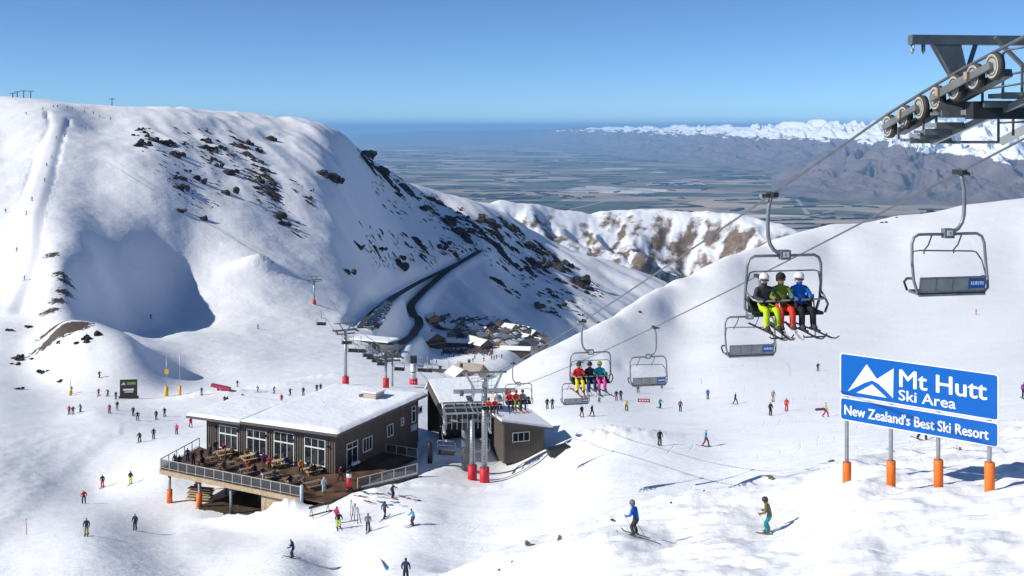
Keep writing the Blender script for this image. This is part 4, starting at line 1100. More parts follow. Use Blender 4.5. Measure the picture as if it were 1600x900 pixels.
# stacked planks and a sledge stored below the deck
t = empty('plank_stack', LW(-15.4, -6.0, -3.6), LZ + 0.25)
for k in range(5): MB().box((0.15 * (k % 2), 0.1 * k, 0.25 * k + 0.1), (3.0, 0.9, 0.09)).build('plank', M_PINE if k % 2 else M_TIMBER, t)
tag(t, 'stack of timber planks stored under the deck', 'planks')
t = MB(); t.tube([(-1.3, 0, 0.1), (-0.6, 0, 0.25), (0.6, 0.1, 0.3), (1.2, 0.1, 0.15)], [0.3, 0.55, 0.5, 0.2], 10)
tag(t.build('tarpaulin', mat('yellow_tarp', (0.5, 0.33, 0.06), bump=0.05, bscale=4), None, LW(-16.8, -4.5, -3.7), LZ), 'crumpled yellow tarpaulin lying under the deck', 'tarpaulin')

# picnic tables
def table_proto():
    t = empty('picnic_table')
    for k in range(4): MB().box((0, -0.30 + 0.2 * k, 0.75), (2.1, 0.185, 0.05)).build('plank', M_PINE, t)
    for s in (-1, 1):
        MB().box((0, s * 0.75, 0.45), (2.1, 0.28, 0.05)).build('bench', M_PINE, t)
        f = MB()
        for k in (-1, 1): f.bar((s * 0.7, k * 0.72, 0), (s * 0.7, k * 0.2, 0.72), 0.09, 0.06)
        f.bar((s * 0.7, -0.85, 0.4), (s * 0.7, 0.85, 0.4), 0.05, 0.09); f.bar((s * 0.7, -0.4, 0.70), (s * 0.7, 0.4, 0.70), 0.05, 0.08)
        f.build('leg_frame', M_PINE, t)
    return t
def deck_uv(px, py, z=0.0):
    D = -(LB.z + z) * F / (py - HY); p = Vector(((px - 800) / F * D, D, 0)) - Vector((LB.x, LB.y, 0))
    return p.dot(LU), p.dot(LV)
tp = table_proto(); TABLES = []
M_WEATH = mat('weathered_table', (0.23, 0.16, 0.11), rough=0.75, var=0.2)
tl = [((362, 709), 0, 'pale pine picnic table nearest the left lodge window'), ((399, 717), 0, 'pale pine picnic table below the second lodge window'), ((444, 725), 0, 'pale pine picnic table by the lodge glass door'), ((490, 738), 0, 'pale pine picnic table at the lodge corner'),
      ((322, 726), 1, 'weathered picnic table at the left end of the deck'), ((355, 733), 1, 'weathered picnic table behind the railing, second from left'), ((390, 741), 1, 'weathered picnic table behind the middle of the railing'), ((424, 748), 1, 'weathered picnic table right of the deck middle'), ((456, 756), 1, 'weathered picnic table second from the right railing end'), ((489, 763), 1, 'weathered picnic table at the right end of the railing')]
for i, ((px, py), wth, lb) in enumerate(tl):
    u_, v_ = deck_uv(px, py, 0.0); v_ = min(v_, -1.3); v_ = max(v_, -7.0)
    t = tp if i == 0 else copy_tree(tp)
    t.location = LW(u_, v_); t.rotation_euler = (0, 0, LZ + R(68))
    if wth:
        for c in t.children:
            k = c.data.name + '_w'
            if k not in bpy.data.meshes:
                mm = c.data.copy(); mm.name = k; mm.materials.clear(); mm.materials.append(M_WEATH)
            c.data = bpy.data.meshes[k]
    tag(t, lb, 'picnic table', 'picnic tables on the deck'); TABLES.append((u_, v_))
# bollard on the deck
t = empty('padded_bollard', LW(5.0, -4.2), 0)
for k, (z0, z1, m_) in enumerate([(0.0, 0.35, M_BLACK), (0.35, 1.5, M_RED), (1.5, 1.95, M_WHITE), (1.95, 2.3, M_BLACK)]): MB().tube([(0, 0, z0), (0, 0, z1)], 0.27 if k else 0.42, 12).build(['base', 'pad', 'band', 'cap'][k], m_, t)
tag(t, 'red and white padded bollard at the end of the deck', 'bollard')
t = MB(); t.tube([(0, 0, -0.3), (0, 0, 1.9), (0, 0, 2.25)], [0.32, 0.3, 0.1], 10)
tag(t.build('wrapped_post', M_BLACK, None, LW(6.3, 10.2, -0.3)), 'black wrapped post beside the shaded lodge wall', 'post')
t = MB(); t.tube([(0, 0, -1.5), (0, 0, 1.4)], 0.18, 10); pp = LW(2.0, -8.6)
tag(t.build('padded_corner_post', mat('pale_blue_pad', (0.45, 0.6, 0.68)), None, pp), 'pale blue padded post at the right corner of the deck railing', 'post')
# waste/equipment heap by the door
t = empty('firewood_bags', LW(0.75, 1.8), LZ)
for k in range(9): MB().tube([(0.1 * (k % 3), 0.45 * (k // 3), 0.12 + 0.3 * (k % 3)), (0.1 * (k % 3) + 0.35, 0.45 * (k // 3) + 0.1, 0.2 + 0.3 * (k % 3))], [0.22, 0.16], 8).build('bag', M_WHITE if k % 3 == 2 else M_BLACK, t)
tag(t, 'pile of black and white bags beside the side door', 'bags')

# ================================================================== lift station building
st = empty('lift_station', P(760, 702, 139), 0)
tag(st, 'brown lift station with a steep snowy roof behind the twin lift tower', 'station')
so = st.location.copy()
def S(px, py, D): return P(px, py, D) - so
RL, EL = S(668, 596, 149), S(692, 643, 140.5)
rr_ = Vector((6.9, 2.2, 0))
RR_, ER = RL + rr_, EL + rr_ * 1.02
n_ = (EL - RL)
MB().slab([EL, ER, RR_, RL], 0.3).build('roof', M_FASCIA, st)
sn_ = Vector((0, 0, 0.30))
MB().slab([EL + sn_ + Vector((0.15, .1, 0)), ER + sn_, RR_ + sn_, RL + sn_ + Vector((0.15, 0, 0))], 0.28).build('roof_snow', M_SNOWCAP, st.children[0])
back = Vector((-2.6, 8, 0)); zg = -4.0
BL, BR_ = RL + Vector((-0.5, 1.6, -1.2)), RR_ + Vector((-0.5, 1.6, -1.2))
MB().slab([RL + Vector((0, 0, 0.0)), RR_, BR_, BL], 0.3).build('back_roof', M_SNOWCAP, st)
def fl(p, z=zg): return Vector((p.x, p.y, z))
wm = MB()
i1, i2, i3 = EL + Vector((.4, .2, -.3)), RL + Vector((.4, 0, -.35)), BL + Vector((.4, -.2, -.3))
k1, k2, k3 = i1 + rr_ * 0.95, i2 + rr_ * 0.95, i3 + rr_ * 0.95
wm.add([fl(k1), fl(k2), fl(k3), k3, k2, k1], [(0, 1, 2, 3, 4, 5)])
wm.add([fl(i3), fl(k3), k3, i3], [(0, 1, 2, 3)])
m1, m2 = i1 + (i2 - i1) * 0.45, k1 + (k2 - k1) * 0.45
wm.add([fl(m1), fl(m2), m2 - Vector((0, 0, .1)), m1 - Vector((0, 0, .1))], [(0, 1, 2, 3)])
wm.build('wall', M_DARK, st, fix=False)  # walls coloured near-black so the shade inside the station is in the colour
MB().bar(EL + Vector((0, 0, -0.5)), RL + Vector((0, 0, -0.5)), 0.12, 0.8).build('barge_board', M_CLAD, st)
MB().bar(EL + Vector((0, 0, -0.75)), ER + Vector((0, 0, -0.75)), 0.2, 0.9).build('fascia', M_DARK, st)
# right wing
W0, W1 = S(787, 706, 138.5), S(851, 702, 140.2)
wd = W1 - W0; dp = Vector((-wd.y, wd.x, 0)).normalized() * 8.0
tl_, tr2 = Vector((W0.x, W0.y, S(787, 660, 138.5).z)), Vector((W1.x, W1.y, S(851, 669, 140.2).z))
wm = MB()
b0, b1 = W0 + Vector((0, 0, -1.5)), W1 + Vector((0, 0, -1.5))
wm.add([b0, b1, tr2, tl_, b0 + dp, b1 + dp, tr2 + dp, tl_ + dp], [(0, 1, 2, 3), (5, 4, 7, 6), (4, 0, 3, 7), (1, 5, 6, 2)])
wm.build('wing_wall', M_CLAD, st)
ex = wd.normalized()
q = [tl_ - ex * 0.5 - dp.normalized() * 0.7, tr2 + ex * 0.9 - dp.normalized() * 0.7 + Vector((0, 0, -0.15)), tr2 + ex * 0.9 + dp * 1.05 + Vector((0, 0, -0.15)), tl_ - ex * 0.9 + dp * 1.05]
q = [p + Vector((0, 0, 0.28)) for p in q]
wr = MB().slab(q, 0.25).build('wing_roof', M_FASCIA, st)
MB().slab([p + Vector((0, 0, 0.27)) + ((q[0] + q[2]) / 2 - p) * 0.012 for p in q], 0.26).build('wing_roof_snow', M_SNOWCAP, wr)
bt = MB()
L_ = wd.length
for k in range(int(L_ / 0.36)):
    s_ = 0.15 + 0.36 * k
    if 1.1 < s_ < 3.7: continue
    p = W0 + ex * s_; h_ = tl_.z + (tr2.z - tl_.z) * s_ / L_
    bt.box((p.x - dp.normalized().x * 0.03, p.y - dp.normalized().y * 0.03, (h_ + b0.z) / 2), (0.05, 0.06, h_ - b0.z - 0.05), rz=math.atan2(ex.y, ex.x))
tag(bt.build('wing_battens', bpy.data.materials['brown_batten'], st), kind='stuff')
wf = empty('window'); wf.parent = st; wf.location = W0 + ex * 1.15 - dp.normalized() * 0.05 + Vector((0, 0, 1.15)); wf.rotation_euler = (0, 0, math.atan2(ex.y, ex.x))
fm = MB()
for x0, x1, z0, z1 in ((0, 2.3, 0, .08), (0, 2.3, 1.12, 1.2), (0, .08, .08, 1.12), (2.22, 2.3, .08, 1.12), (.74, .8, .08, 1.12), (1.48, 1.54, .08, 1.12)): fm.box(((x0 + x1) / 2, 0, (z0 + z1) / 2), (x1 - x0, 0.1, z1 - z0))
fm.build('frame', M_WHITE, wf)
for k in range(3): MB().box((0.41 + 0.735 * k, 0.02, 0.6), (0.64, 0.03, 1.0)).build('pane', M_GLASS, wf)
# ================================================================== main chairlift: ropes
def line_pt(px, k, zf):
    D = 1.0 / (k * (px - 594.0)); return Vector(((px - 800) / F * D, D, zf(D)))
UPZ = lambda D: (lambda t: 0.28 + (-29.5 - 0.28) * (t - 24) / (127 - 24) - 0.55 * 4 * ((t - 24) / 103) * (1 - (t - 24) / 103))(D)
DNZ = lambda D: (lambda t: 1.1 + (-29.9 - 1.1) * (t - 23.5) / (127 - 23.5) - 0.5 * 4 * ((t - 23.5) / 103.5) * (1 - (t - 23.5) / 103.5))(D)
KU, KD = 5.25e-5, 3.56e-5
_UPZ0 = UPZ
UPZ = lambda D: float(np.interp(D, [14.5, 18.9, 19.9, 22.0, 24.0], [2.30, 1.56, 1.37, 0.83, 0.28])) if D < 24 else _UPZ0(D)
def up_at(D): return Vector(((594 - 800) / F * D + 1 / (KU * F), D, UPZ(D)))
def dn_at(D): return Vector(((594 - 800) / F * D + 1 / (KD * F), D, DNZ(D)))
LIFT_DIR = Vector((0.12, -1, 0)).normalized(); LIFT_RZ = math.atan2(LIFT_DIR.y, LIFT_DIR.x) + R(90)   # rotation that turns a chair facing -y to face uphill
def rope(name, pts, r, label):
    return tag(MB().tube(pts, r, 6).build(name, M_STEEL), label, 'cable')
ds = [14.5, 17, 19, 21, 22.5, 24, 28, 34, 42, 52, 64, 78, 92, 106, 118, 127, 134]
rope('haul_rope', [up_at(d) for d in ds], 0.030, 'left steel haul rope carrying the occupied chairs uphill')
rope('haul_rope', [dn_at(d) for d in ds[1:]], 0.030, 'right steel haul rope carrying the empty chairs downhill')

# ------------------------------------------------------------------ chairs
M_FRAME = mat('chair_frame', (0.23, 0.24, 0.25), rough=0.45, metal=0.35, var=0.15, scale=3)
M_PANEL = mat('chair_panel', (0.30, 0.305, 0.30), rough=0.55, var=0.12, scale=2)
M_PAD = mat('seat_pad', (0.022, 0.022, 0.024), rough=0.7, var=0.2)
def chair(riders):
    t = empty('lift_chair')
    o = MB().box((0.0, -0.02, 0.0), (0.16, 0.5, 0.13)).tube([(-0.32, 0, -0.05), (0.05, 0, -0.02)], [0.045, 0.06], 8).build('grip', M_DARK, t)
    MB().tube([(-0.36, 0, -0.05), (-0.30, 0, -0.05)], 0.07, 10).build('grip_roller', M_GALV, o)
    MB().tube([(-0.02, 0, -0.03), (-0.07, 0, -0.22), (-0.12, 0, -0.5), (-0.13, 0, -0.9), (-0.12, 0, -1.2), (-0.06, 0, -1.42), (0.05, 0, -1.58), (0.18, 0, -1.66), (0.34, 0, -1.69)], 0.055, 10).build('hanger', M_FRAME, t)
    b = MB().box((0.38, 0, -1.72), (0.30, 0.2, 0.27)).build('hanger_box', M_FRAME, t)
    for s in (-1, 1):
        MB().box((0.38, s * 0.104, -1.71), (0.17, 0.012, 0.15)).build('number_plate', M_WHITE, b)
        MB().box((0.36, s * 0.111, -1.71), (0.02, 0.006, 0.08)).build('number', M_BLACK, b)
    c = 0.38; hw = 1.12
    for s in (-1, 1):
        MB().tube([(c + s * 0.12, 0, -1.75), (c + s * 0.5, 0, -1.74), (c + s * (hw - 0.22), 0, -1.74), (c + s * (hw - 0.07), 0.01, -1.82), (c + s * hw, 0.02, -2.0), (c + s * (hw + 0.02), 0.06, -2.5), (c + s * (hw + 0.02), 0.14, -3.0), (c + s * (hw - 0.02), 0.22, -3.25), (c + s * (hw - 0.1), 0.16, -3.38), (c + s * (hw - 0.1), -0.28, -3.36)], 0.042, 8).build('side_frame', M_FRAME, t)
        MB().tube([(c + s * (hw + 0.02), 0.12, -2.95), (c + s * (hw + 0.05), -0.15, -2.98), (c + s * (hw + 0.04), -0.32, -3.1), (c + s * (hw - 0.04), -0.30, -3.34)], 0.035, 8).build('armrest', M_DARK, t)
    se = MB().box((c, -0.04, -3.36), (2 * hw - 0.18, 0.5, 0.09)).build('seat', M_PAD, t)
    MB().bar((c - hw + 0.1, 0.2, -3.42), (c + hw - 0.1, 0.2, -3.42), 0.06, 0.06).build('seat_beam', M_FRAME, se)
    wp = (2 * hw - 0.24) / 4
    bk = MB()
    for z in (-2.93, -3.33): bk.bar((c - hw + 0.1, 0.2 + (z + 3.33) * 0.18, z), (c + hw - 0.1, 0.2 + (z + 3.33) * 0.18, z), 0.045, 0.045)
    for k in range(5): bk.bar((c - hw + 0.12 + wp * k, 0.2, -3.33), (c - hw + 0.12 + wp * k, 0.27, -2.93), 0.035, 0.035)
    br = bk.build('back_frame', M_FRAME, t)
    tilt = Matrix.Rotation(-math.atan(0.18), 3, 'X')
    for k in range(4): MB().box((c - hw + 0.12 + wp * (k + 0.5), 0.225, -3.13), (wp - 0.05, 0.05, 0.35), rot=tilt).build('back_panel', M_PANEL, br)
    for k in range(4): MB().box((c - hw + 0.12 + wp * (k + 0.5), 0.18, -3.12), (wp - 0.04, 0.05, 0.36), rot=tilt).build('back_cushion', M_PAD, br)
    ad = MB().box((c - hw + 0.12 + wp * 0.52, 0.262, -3.12), (wp * 0.95, 0.02, 0.27), rot=tilt).build('advert_plate', M_BLUE, t)
    for k, (dx, w_) in enumerate([(-0.17, .04), (-0.10, .06), (-0.03, .03), (0.04, .07), (0.12, .04), (0.18, .03)]):
        MB().box((c - hw + 0.12 + wp * 0.52 + dx, 0.276, -3.11 + 0.01 * (k % 2)), (w_, 0.01, 0.10), rot=tilt).build('lettering', M_WHITE, ad)
    if riders:
        hoop = [(c - hw, 0.06, -2.55), (c - hw + 0.08, 0.03, -2.22), (c - hw + 0.2, 0.02, -2.18), (c + hw - 0.2, 0.02, -2.18), (c + hw - 0.08, 0.03, -2.22), (c + hw, 0.06, -2.55)]
        MB().tube(hoop, 0.022, 6).build('bubble_bar', M_FRAME, t)
        rb = MB().tube([(c - hw, 0.1, -2.75), (c - hw + 0.04, -0.3, -2.92), (c - hw + 0.12, -0.45, -2.95), (c + hw - 0.12, -0.45, -2.93), (c + hw - 0.04, -0.3, -2.9), (c + hw, 0.1, -2.73)], 0.028, 8).build('restraint_bar', M_GALV, t)
        for x in (-0.38, 0.62):
            MB().tube([(c + x, -0.45, -2.94), (c + x + 0.05, -0.50, -3.4), (c + x + 0.06, -0.52, -3.95)], 0.022, 6).build('bar_stem', M_GALV, rb)
            MB().tube([(c + x - 0.30, -0.5, -3.93), (c + x - 0.26, -0.52, -3.98), (c + x + 0.36, -0.52, -3.98), (c + x + 0.42, -0.5, -3.9)], 0.022, 6).build('foot_rest', M_DARK, rb)
    else:
        hoop = [(c - hw, 0.14, -3.0), (c - hw + 0.06, 0.0, -2.5), (c - hw + 0.18, -0.08, -2.28), (c - hw + 0.3, -0.1, -2.25), (c + hw - 0.3, -0.1, -2.2), (c + hw - 0.1, -0.08, -2.22), (c + hw - 0.02, 0.0, -2.45), (c + hw, 0.14, -3.0)]
        rb = MB().tube(hoop, 0.022, 6).build('raised_bar', M_FRAME, t)
        for x in (-0.42, 0.5): MB().tube([(c + x, 0, -1.78), (c + x + 0.08, -0.04, -2.05), (c + x + 0.18, -0.1, -2.2), (c + x + 0.16, -0.12, -2.3)], 0.02, 6).build('bar_strut', M_FRAME, rb)
    return t
ch_up = chair(True); ch_dn = chair(False)
UPC = [(31.1, 'nearest occupied chair with three riders in lime, red and black trousers'), (59.8, 'middle occupied chair with riders in red, black and pink'), (91.0, 'far occupied chair arriving over the station roof'), (112.0, 'occupied chair with two red riders in front of the tall tower')]
DNC = [(31.0, 'nearest empty chair hanging at the right of the picture'), (47.6, 'empty chair just below the three nearest riders'), (65.6, 'empty chair right of the middle occupied chair'), (90.0, 'small empty chair below the middle occupied chair')]
CH_UP = []
for i, (d, lb) in enumerate(UPC):
    t = ch_up if i == 0 else copy_tree(ch_up)
    t.location = up_at(d); t.rotation_euler = (0, 0, LIFT_RZ + R(4)); tag(t, lb, 'chairlift', 'chairs of the main lift'); CH_UP.append(t)
for i, (d, lb) in enumerate(DNC):
    t = ch_dn if i == 0 else copy_tree(ch_dn)
    t.location = dn_at(d); t.rotation_euler = (0, 0, LIFT_RZ + R(180) + R(4)); tag(t, lb, 'chairlift', 'chairs of the main lift')

# ------------------------------------------------------------------ tower at the upper right
tw = empty('lift_tower', up_at(21.9), 0)
tag(tw, 'steel lift tower head with sheave wheels and catwalk at upper right', 'lift tower')
o_ = tw.location.copy()
rd = (up_at(20) - up_at(24)).normalized()          # rope direction, uphill
hd = Vector((rd.x, rd.y, 0)).normalized(); side = Vector((-hd.y, hd.x, 0)) * -1
if side.x < 0: side = -side                          # side points to the return line (right)
upn = side.cross(rd).normalized()
if upn.z < 0: upn = -upn
SPX = [1388, 1412, 1437, 1462, 1491, 1521, 1551]
M_TYRE = mat('sheave_tyre', (0.055, 0.05, 0.047), rough=0.7, var=0.2)
M_RIM = mat('sheave_rim', (0.44, 0.41, 0.36), rough=0.55, metal=0.1, var=0.15, scale=6)
WC = []
for k, px in enumerate(SPX):
    D = 1.0 / (KU * (px - 594.0)); c = up_at(D) - upn * 0.285 - o_; WC.append(c)
    wh = MB().tube([c - side * 0.055, c - side * 0.05, c + side * 0.05, c + side * 0.055], [0.225, 0.255, 0.255, 0.225], 28).build('sheave_wheel', M_TYRE, tw)
    rim = MB()
    for r0, r1, dd in ((0.222, 0.165, 0.068), (0.165, 0.15, 0.062), (0.15, 0.075, 0.058), (0.075, 0.0, 0.066)):
        n = 28; a0 = rd; a1 = upn
        vs = []
        for r_, off in ((r0, dd), (r1, dd)):
            for j in range(n):
                a = 2 * math.pi * j / n; vs.append(c - side * off + (a0 * math.cos(a) + a1 * math.sin(a)) * max(r_, 0.001))
        rim.add(vs, [(j, (j + 1) % n, n + (j + 1) % n, n + j) for j in range(n)])
    rim.build('rim', M_RIM, wh)
    gv = MB(); vs = []
    for r_ in (0.178, 0.158):
        for j in range(28):
            a = 2 * math.pi * j / 28; vs.append(c - side * 0.0705 + (rd * math.cos(a) + upn * math.sin(a)) * r_)
    gv.add(vs, [(j, (j + 1) % 28, 28 + (j + 1) % 28, 28 + j) for j in range(28)]); gv.build('groove', M_TYRE, wh)
    MB().tube([c - side * 0.13, c - side * 0.03], 0.045, 10).build('hub', M_GALV, wh)
M_BEAM = mat('beam_grey', (0.20, 0.205, 0.205), rough=0.5, metal=0.25, var=0.15, scale=3)
def flat_bar(a, b, w, h, off, name='rocker_beam', ext=0.06):
    d = (b - a).normalized(); a = a - d * ext - side * off; b = b + d * ext - side * off
    return MB().bar(a, b, h, w, up=upn).build(name, M_BEAM, tw)
for i, j in ((0, 1), (1, 2), (3, 4), (5, 6)): pass
flat_bar(WC[0], WC[1], 0.13, 0.05, 0.12); flat_bar(WC[1], WC[2], 0.12, 0.05, 0.14); flat_bar(WC[3], (WC[3] + WC[4]) / 2, 0.12, 0.05, 0.12); flat_bar(WC[4] - (WC[4] - WC[3]) * 0.4, WC[5], 0.15, 0.05, 0.14); flat_bar(WC[5], WC[6], 0.13, 0.05, 0.12)
M_BRASS = mat('worn_bracket', (0.5, 0.36, 0.24), rough=0.5, metal=0.3)
for q in (WC[1] + rd * 0.12, (WC[3] + WC[4]) / 2, WC[5] + rd * 0.02): MB().box(q - side * 0.19 + upn * 0.02, (0.06, 0.09, 0.14), rz=0.3).build('bracket', M_BRASS, tw)
main_b = MB().bar(WC[0] - upn * 0.12 + side * 0.22, WC[6] - upn * 0.12 + side * 0.22, 0.2, 0.14, up=upn).build('sheave_beam', M_STEEL, tw)
# crossarm above and its stays
def at22(px, py, D=22.0): return P(px, py, D) - o_
cr0 = at22(1422, 62); ca = cr0 + side * 7.0
ca.z = cr0.z
MB().bar(cr0, ca, 0.2, 0.19).build('lifting_beam', M_STEEL, tw)
for q in (0.05, 0.28):
    MB().tube([cr0 + side * q + Vector((0, -.06, -0.09)), cr0 + side * q + Vector((0, -.05, -0.22)), cr0 + side * q + Vector((0, 0, -0.27)), cr0 + side * q + Vector((0, .05, -0.22)), cr0 + side * q + Vector((0, .06, -0.09))], 0.02, 6).build('hook_loop', M_GALV, tw)
b_ = MB(); f0 = cr0 + side * 0.62 + Vector((0, 0, -0.09)); f1 = cr0 + side * 1.0 + Vector((0, 0, -1.0))
b_.add([f0 - side * 0.16 - hd * .09, f0 + side * 0.42 - hd * .09, f0 + side * 0.42 + hd * .09, f0 - side * 0.16 + hd * .09, f1 + side * 0.02 - hd * .09, f1 + side * 0.26 - hd * .09, f1 + side * 0.26 + hd * .09, f1 + side * 0.02 + hd * .09], [(3, 2, 1, 0), (4, 5, 6, 7), (0, 1, 5, 4), (1, 2, 6, 5), (2, 3, 7, 6), (3, 0, 4, 7)])
b_.build('frame_leg', M_STEEL, tw)
MB().bar(cr0 + side * 1.42, cr0 + side * 1.1 + Vector((0, 0, -0.95)), 0.07, 0.07).build('stay', M_STEEL, tw)
MB().bar(cr0 + side * 1.75 + Vector((0, -.1, .05)), cr0 + side * 3.6 + Vector((0, -.1, -1.65)), 0.09, 0.07).build('stay', M_BEAM, tw)
# crossarm proper and column, mostly out of frame to the right
xa = WC[4] - upn * 0.45 + side * 0.2
MB().bar(xa, xa + side * 5.8, 0.3, 0.34).build('crossarm', M_DARK, tw)
col = xa + side * 2.9
zb = H((col + o_).x, (col + o_).y) - o_.z
MB().tube([Vector((col.x, col.y, zb - 0.5)), Vector((col.x, col.y, col.z + 0.2))], [0.42, 0.32], 16).build('column', M_GALV, tw)
MB().bar(cr0 + side * 2.9, Vector((col.x, col.y, col.z)), 0.14, 0.14).build('mast', M_STEEL, tw)
# catwalk of steps climbing beside the sheaves
steps = [((1415, 1482), 219), ((1430, 1476), 213), ((1437, 1482), 206), ((1455, 1500), 196), ((1463, 1545), 178), ((1500, 1560), 176), ((1528, 1600), 163), ((1555, 1610), 150)]
for k, ((a, b), y) in enumerate(steps):
    D = 23.2 - 0.35 * k; p, q = at22(a, y, D), at22(b, y, D)
    L0 = (q - p).length
    MB().bar(p, p + side * L0 + Vector((0, 0, 0)), 0.5, 0.06 + 0.03 * (k % 2), up=Vector((0, 0, 1))).build('catwalk_step', M_GALV if k % 2 else M_STEEL, tw)
    MB().bar(p + Vector((0, -.26, 0)), p + side * L0 + Vector((0, -.26, 0)), 0.03, 0.13).build('toe_board', M_BEAM, tw)
p0, p1 = at22(1456, 222, 22.9), at22(1612, 152, 20.4)
MB().bar(p0, p1, 0.1, 0.12).build('catwalk_stringer', M_GALV, tw)
for px, y0, y1, D in ((1404, 218, 200, 23.2), (1443, 212, 178, 22.8), (1463, 205, 170, 22.4), (1535, 160, 118, 21.3), (1567, 148, 84, 20.9), (1597, 150, 100, 20.5), (1560, 222, 180, 22), (1583, 212, 182, 22)):
    MB().bar(at22(px, y0, D), at22(px, y1, D), 0.04, 0.04).build('rail_post', M_STEEL, tw)
for pts in ([(1404, 200, 23.2), (1443, 178, 22.8), (1463, 170, 22.4)], [(1535, 125, 21.3), (1567, 118, 20.9), (1600, 112, 20.5)], [(1535, 140, 21.3), (1600, 130, 20.5)], [(1567, 84, 20.9), (1575, 78, 20.8), (1610, 72, 20.4)], [(1560, 192, 22), (1610, 190, 22)]):
    MB().tube([at22(*p) for p in pts], 0.022, 6).build('hand_rail', M_STEEL, tw)
MB().bar(at22(1462, 222, 23.4), at22(1563, 222, 23.4), 0.05, 0.06).build('lower_bar', M_STEEL, tw)
MB().bar(at22(1563, 222, 23.4), at22(1612, 196, 23.0), 0.14, 0.16).build('guide_arm', M_GALV, tw)
MB().bar(at22(1470, 172, 21.8), at22(1560, 172, 21.2), 0.35, 0.30).build('drive_box', M_DARK, tw)

# ------------------------------------------------------------------ twin tower in front of the station
def tower_pole(name, base, h, r, padm, label):
    t = empty(name, base)
    pole = MB().tube([(0, 0, -0.6), (0, 0, h)], [r, r * 0.88], 18).build('pole', M_GALV, t)
    lad = MB()
    for s in (-1, 1): lad.bar((s * 0.2, -r - 0.1, 1.6), (s * 0.2, -r - 0.1, h - 0.2), 0.04, 0.04)
    lad.build('ladder_rail', M_STEEL, t)
    k = 1.8
    while k < h - 0.3:
        MB().bar((-0.2, -r - 0.1, k), (0.2, -r - 0.1, k), 0.03, 0.03).build('rung', M_DARK, pole); k += 0.33
    pd = MB().tube([(0, 0, -0.3), (0, 0, 1.75)], [r + 0.22, r + 0.2], 8).build('pad', padm, t)
    MB().bar((0, -r - 0.22, 0.1), (0, -r - 0.22, 1.7), 0.06, 0.06).build('pad_seam', mat('dark_red', (0.3, 0.01, 0.02)), pd)
    return tag(t, label, 'lift tower')
tb = P(757, 755, 127); tb.z = H(tb.x, tb.y)
ta = tower_pole('lift_tower', tb, 11.0, 0.36, M_RED, 'taller grey lift tower with red pad in front of the station')
tb2 = P(738, 748, 128.5); tb2.z = H(tb2.x, tb2.y)
tower_pole('lift_tower', tb2, 7.0, 0.33, M_RED, 'shorter grey lift tower with red pad, left of the taller one')
LX = side; topz = 11.0
# crossarm, lifting frame, sheave trains, catwalks of the taller tower
MB().bar(LX * -3.6 + Vector((0, 0, 10.6)), LX * 3.6 + Vector((0, 0, 10.6)), 0.35, 0.42).build('crossarm', M_GALV, ta)
MB().bar(LX * -2.4 + Vector((0, 0, 12.75)), LX * 2.6 + Vector((0, 0, 12.75)), 0.2, 0.22).build('lifting_beam', M_STEEL, ta)
for a, b in (((-1.1, 10.7), (-2.2, 12.7)), ((1.1, 10.7), (2.1, 12.7))): MB().bar(LX * a[0] + Vector((0, 0, a[1])), LX * b[0] + Vector((0, 0, b[1])), 0.24, 0.24).build('frame_leg', M_GALV, ta)
MB().tube([(0, 0, 11.0), (0, 0, 12.0)], 0.3, 12).build('mast', M_GALV, ta)
for s in (-1, 1):
    cx = LX * (2.65 * s)
    MB().bar(cx + hd * -2.0 + Vector((0, 0, 10.15)) - Vector((0, 0, .5)), cx + hd * 2.0 + Vector((0, 0, 10.15)) + Vector((0, 0, .5)), 0.12, 0.2).build('sheave_beam', M_STEEL, ta)
    for k in range(6):
        d_ = -1.75 + 0.7 * k
        cc = cx + hd * d_ + Vector((0, 0, 10.4 + d_ * 0.25))
        MB().tube([cc - LX * 0.08, cc + LX * 0.08], 0.26, 16).build('sheave_wheel', M_DARK, ta)
    cz = Vector((0, 0, 9.7))
    MB().bar(LX * (1.7 * s) + hd * -1.6 + cz, LX * (1.7 * s) + hd * 1.6 + cz, 0.7, 0.06, up=(0, 0, 1)).build('catwalk', M_GALV, ta)
    for d_ in (-1.5, -0.5, 0.5, 1.5):
        MB().bar(LX * (1.4 * s) + hd * d_ + cz, LX * (1.4 * s) + hd * d_ + cz + Vector((0, 0, 1.15)), 0.05, 0.05).build('rail_post', M_GALV, ta)
    for z in (0.6, 1.15): MB().bar(LX * (1.4 * s) + hd * -1.5 + cz + Vector((0, 0, z)), LX * (1.4 * s) + hd * 1.5 + cz + Vector((0, 0, z)), 0.05, 0.05).build('hand_rail', M_GALV, ta)
cage = MB()
for x in (-1.5, -0.8, 0.8, 1.5):
    cage.bar(LX * x + Vector((0, 0, 10.8)) - hd * -0.4, LX * x + Vector((0, 0, 12.2)) - hd * -0.4, 0.05, 0.05)
for z in (11.3, 11.8, 12.2): cage.bar(LX * -1.5 + Vector((0, 0, z)) + hd * 0.4, LX * 1.5 + Vector((0, 0, z)) + hd * 0.4, 0.045, 0.045)
cage.build('service_cage', M_GALV, ta)
for s in (-1, 1): MB().tube([LX * (1.2 * s) + Vector((0, 0, 10.4)) + hd * .3, LX * (1.7 * s) + Vector((0, 0, 9.2)) + hd * .3, LX * (1.3 * s) + Vector((0, 0, 8.3)) + hd * .3, LX * (0.36 * s) + Vector((0, 0, 7.9))], 0.08, 8).build('cable_guide', M_GALV, ta)

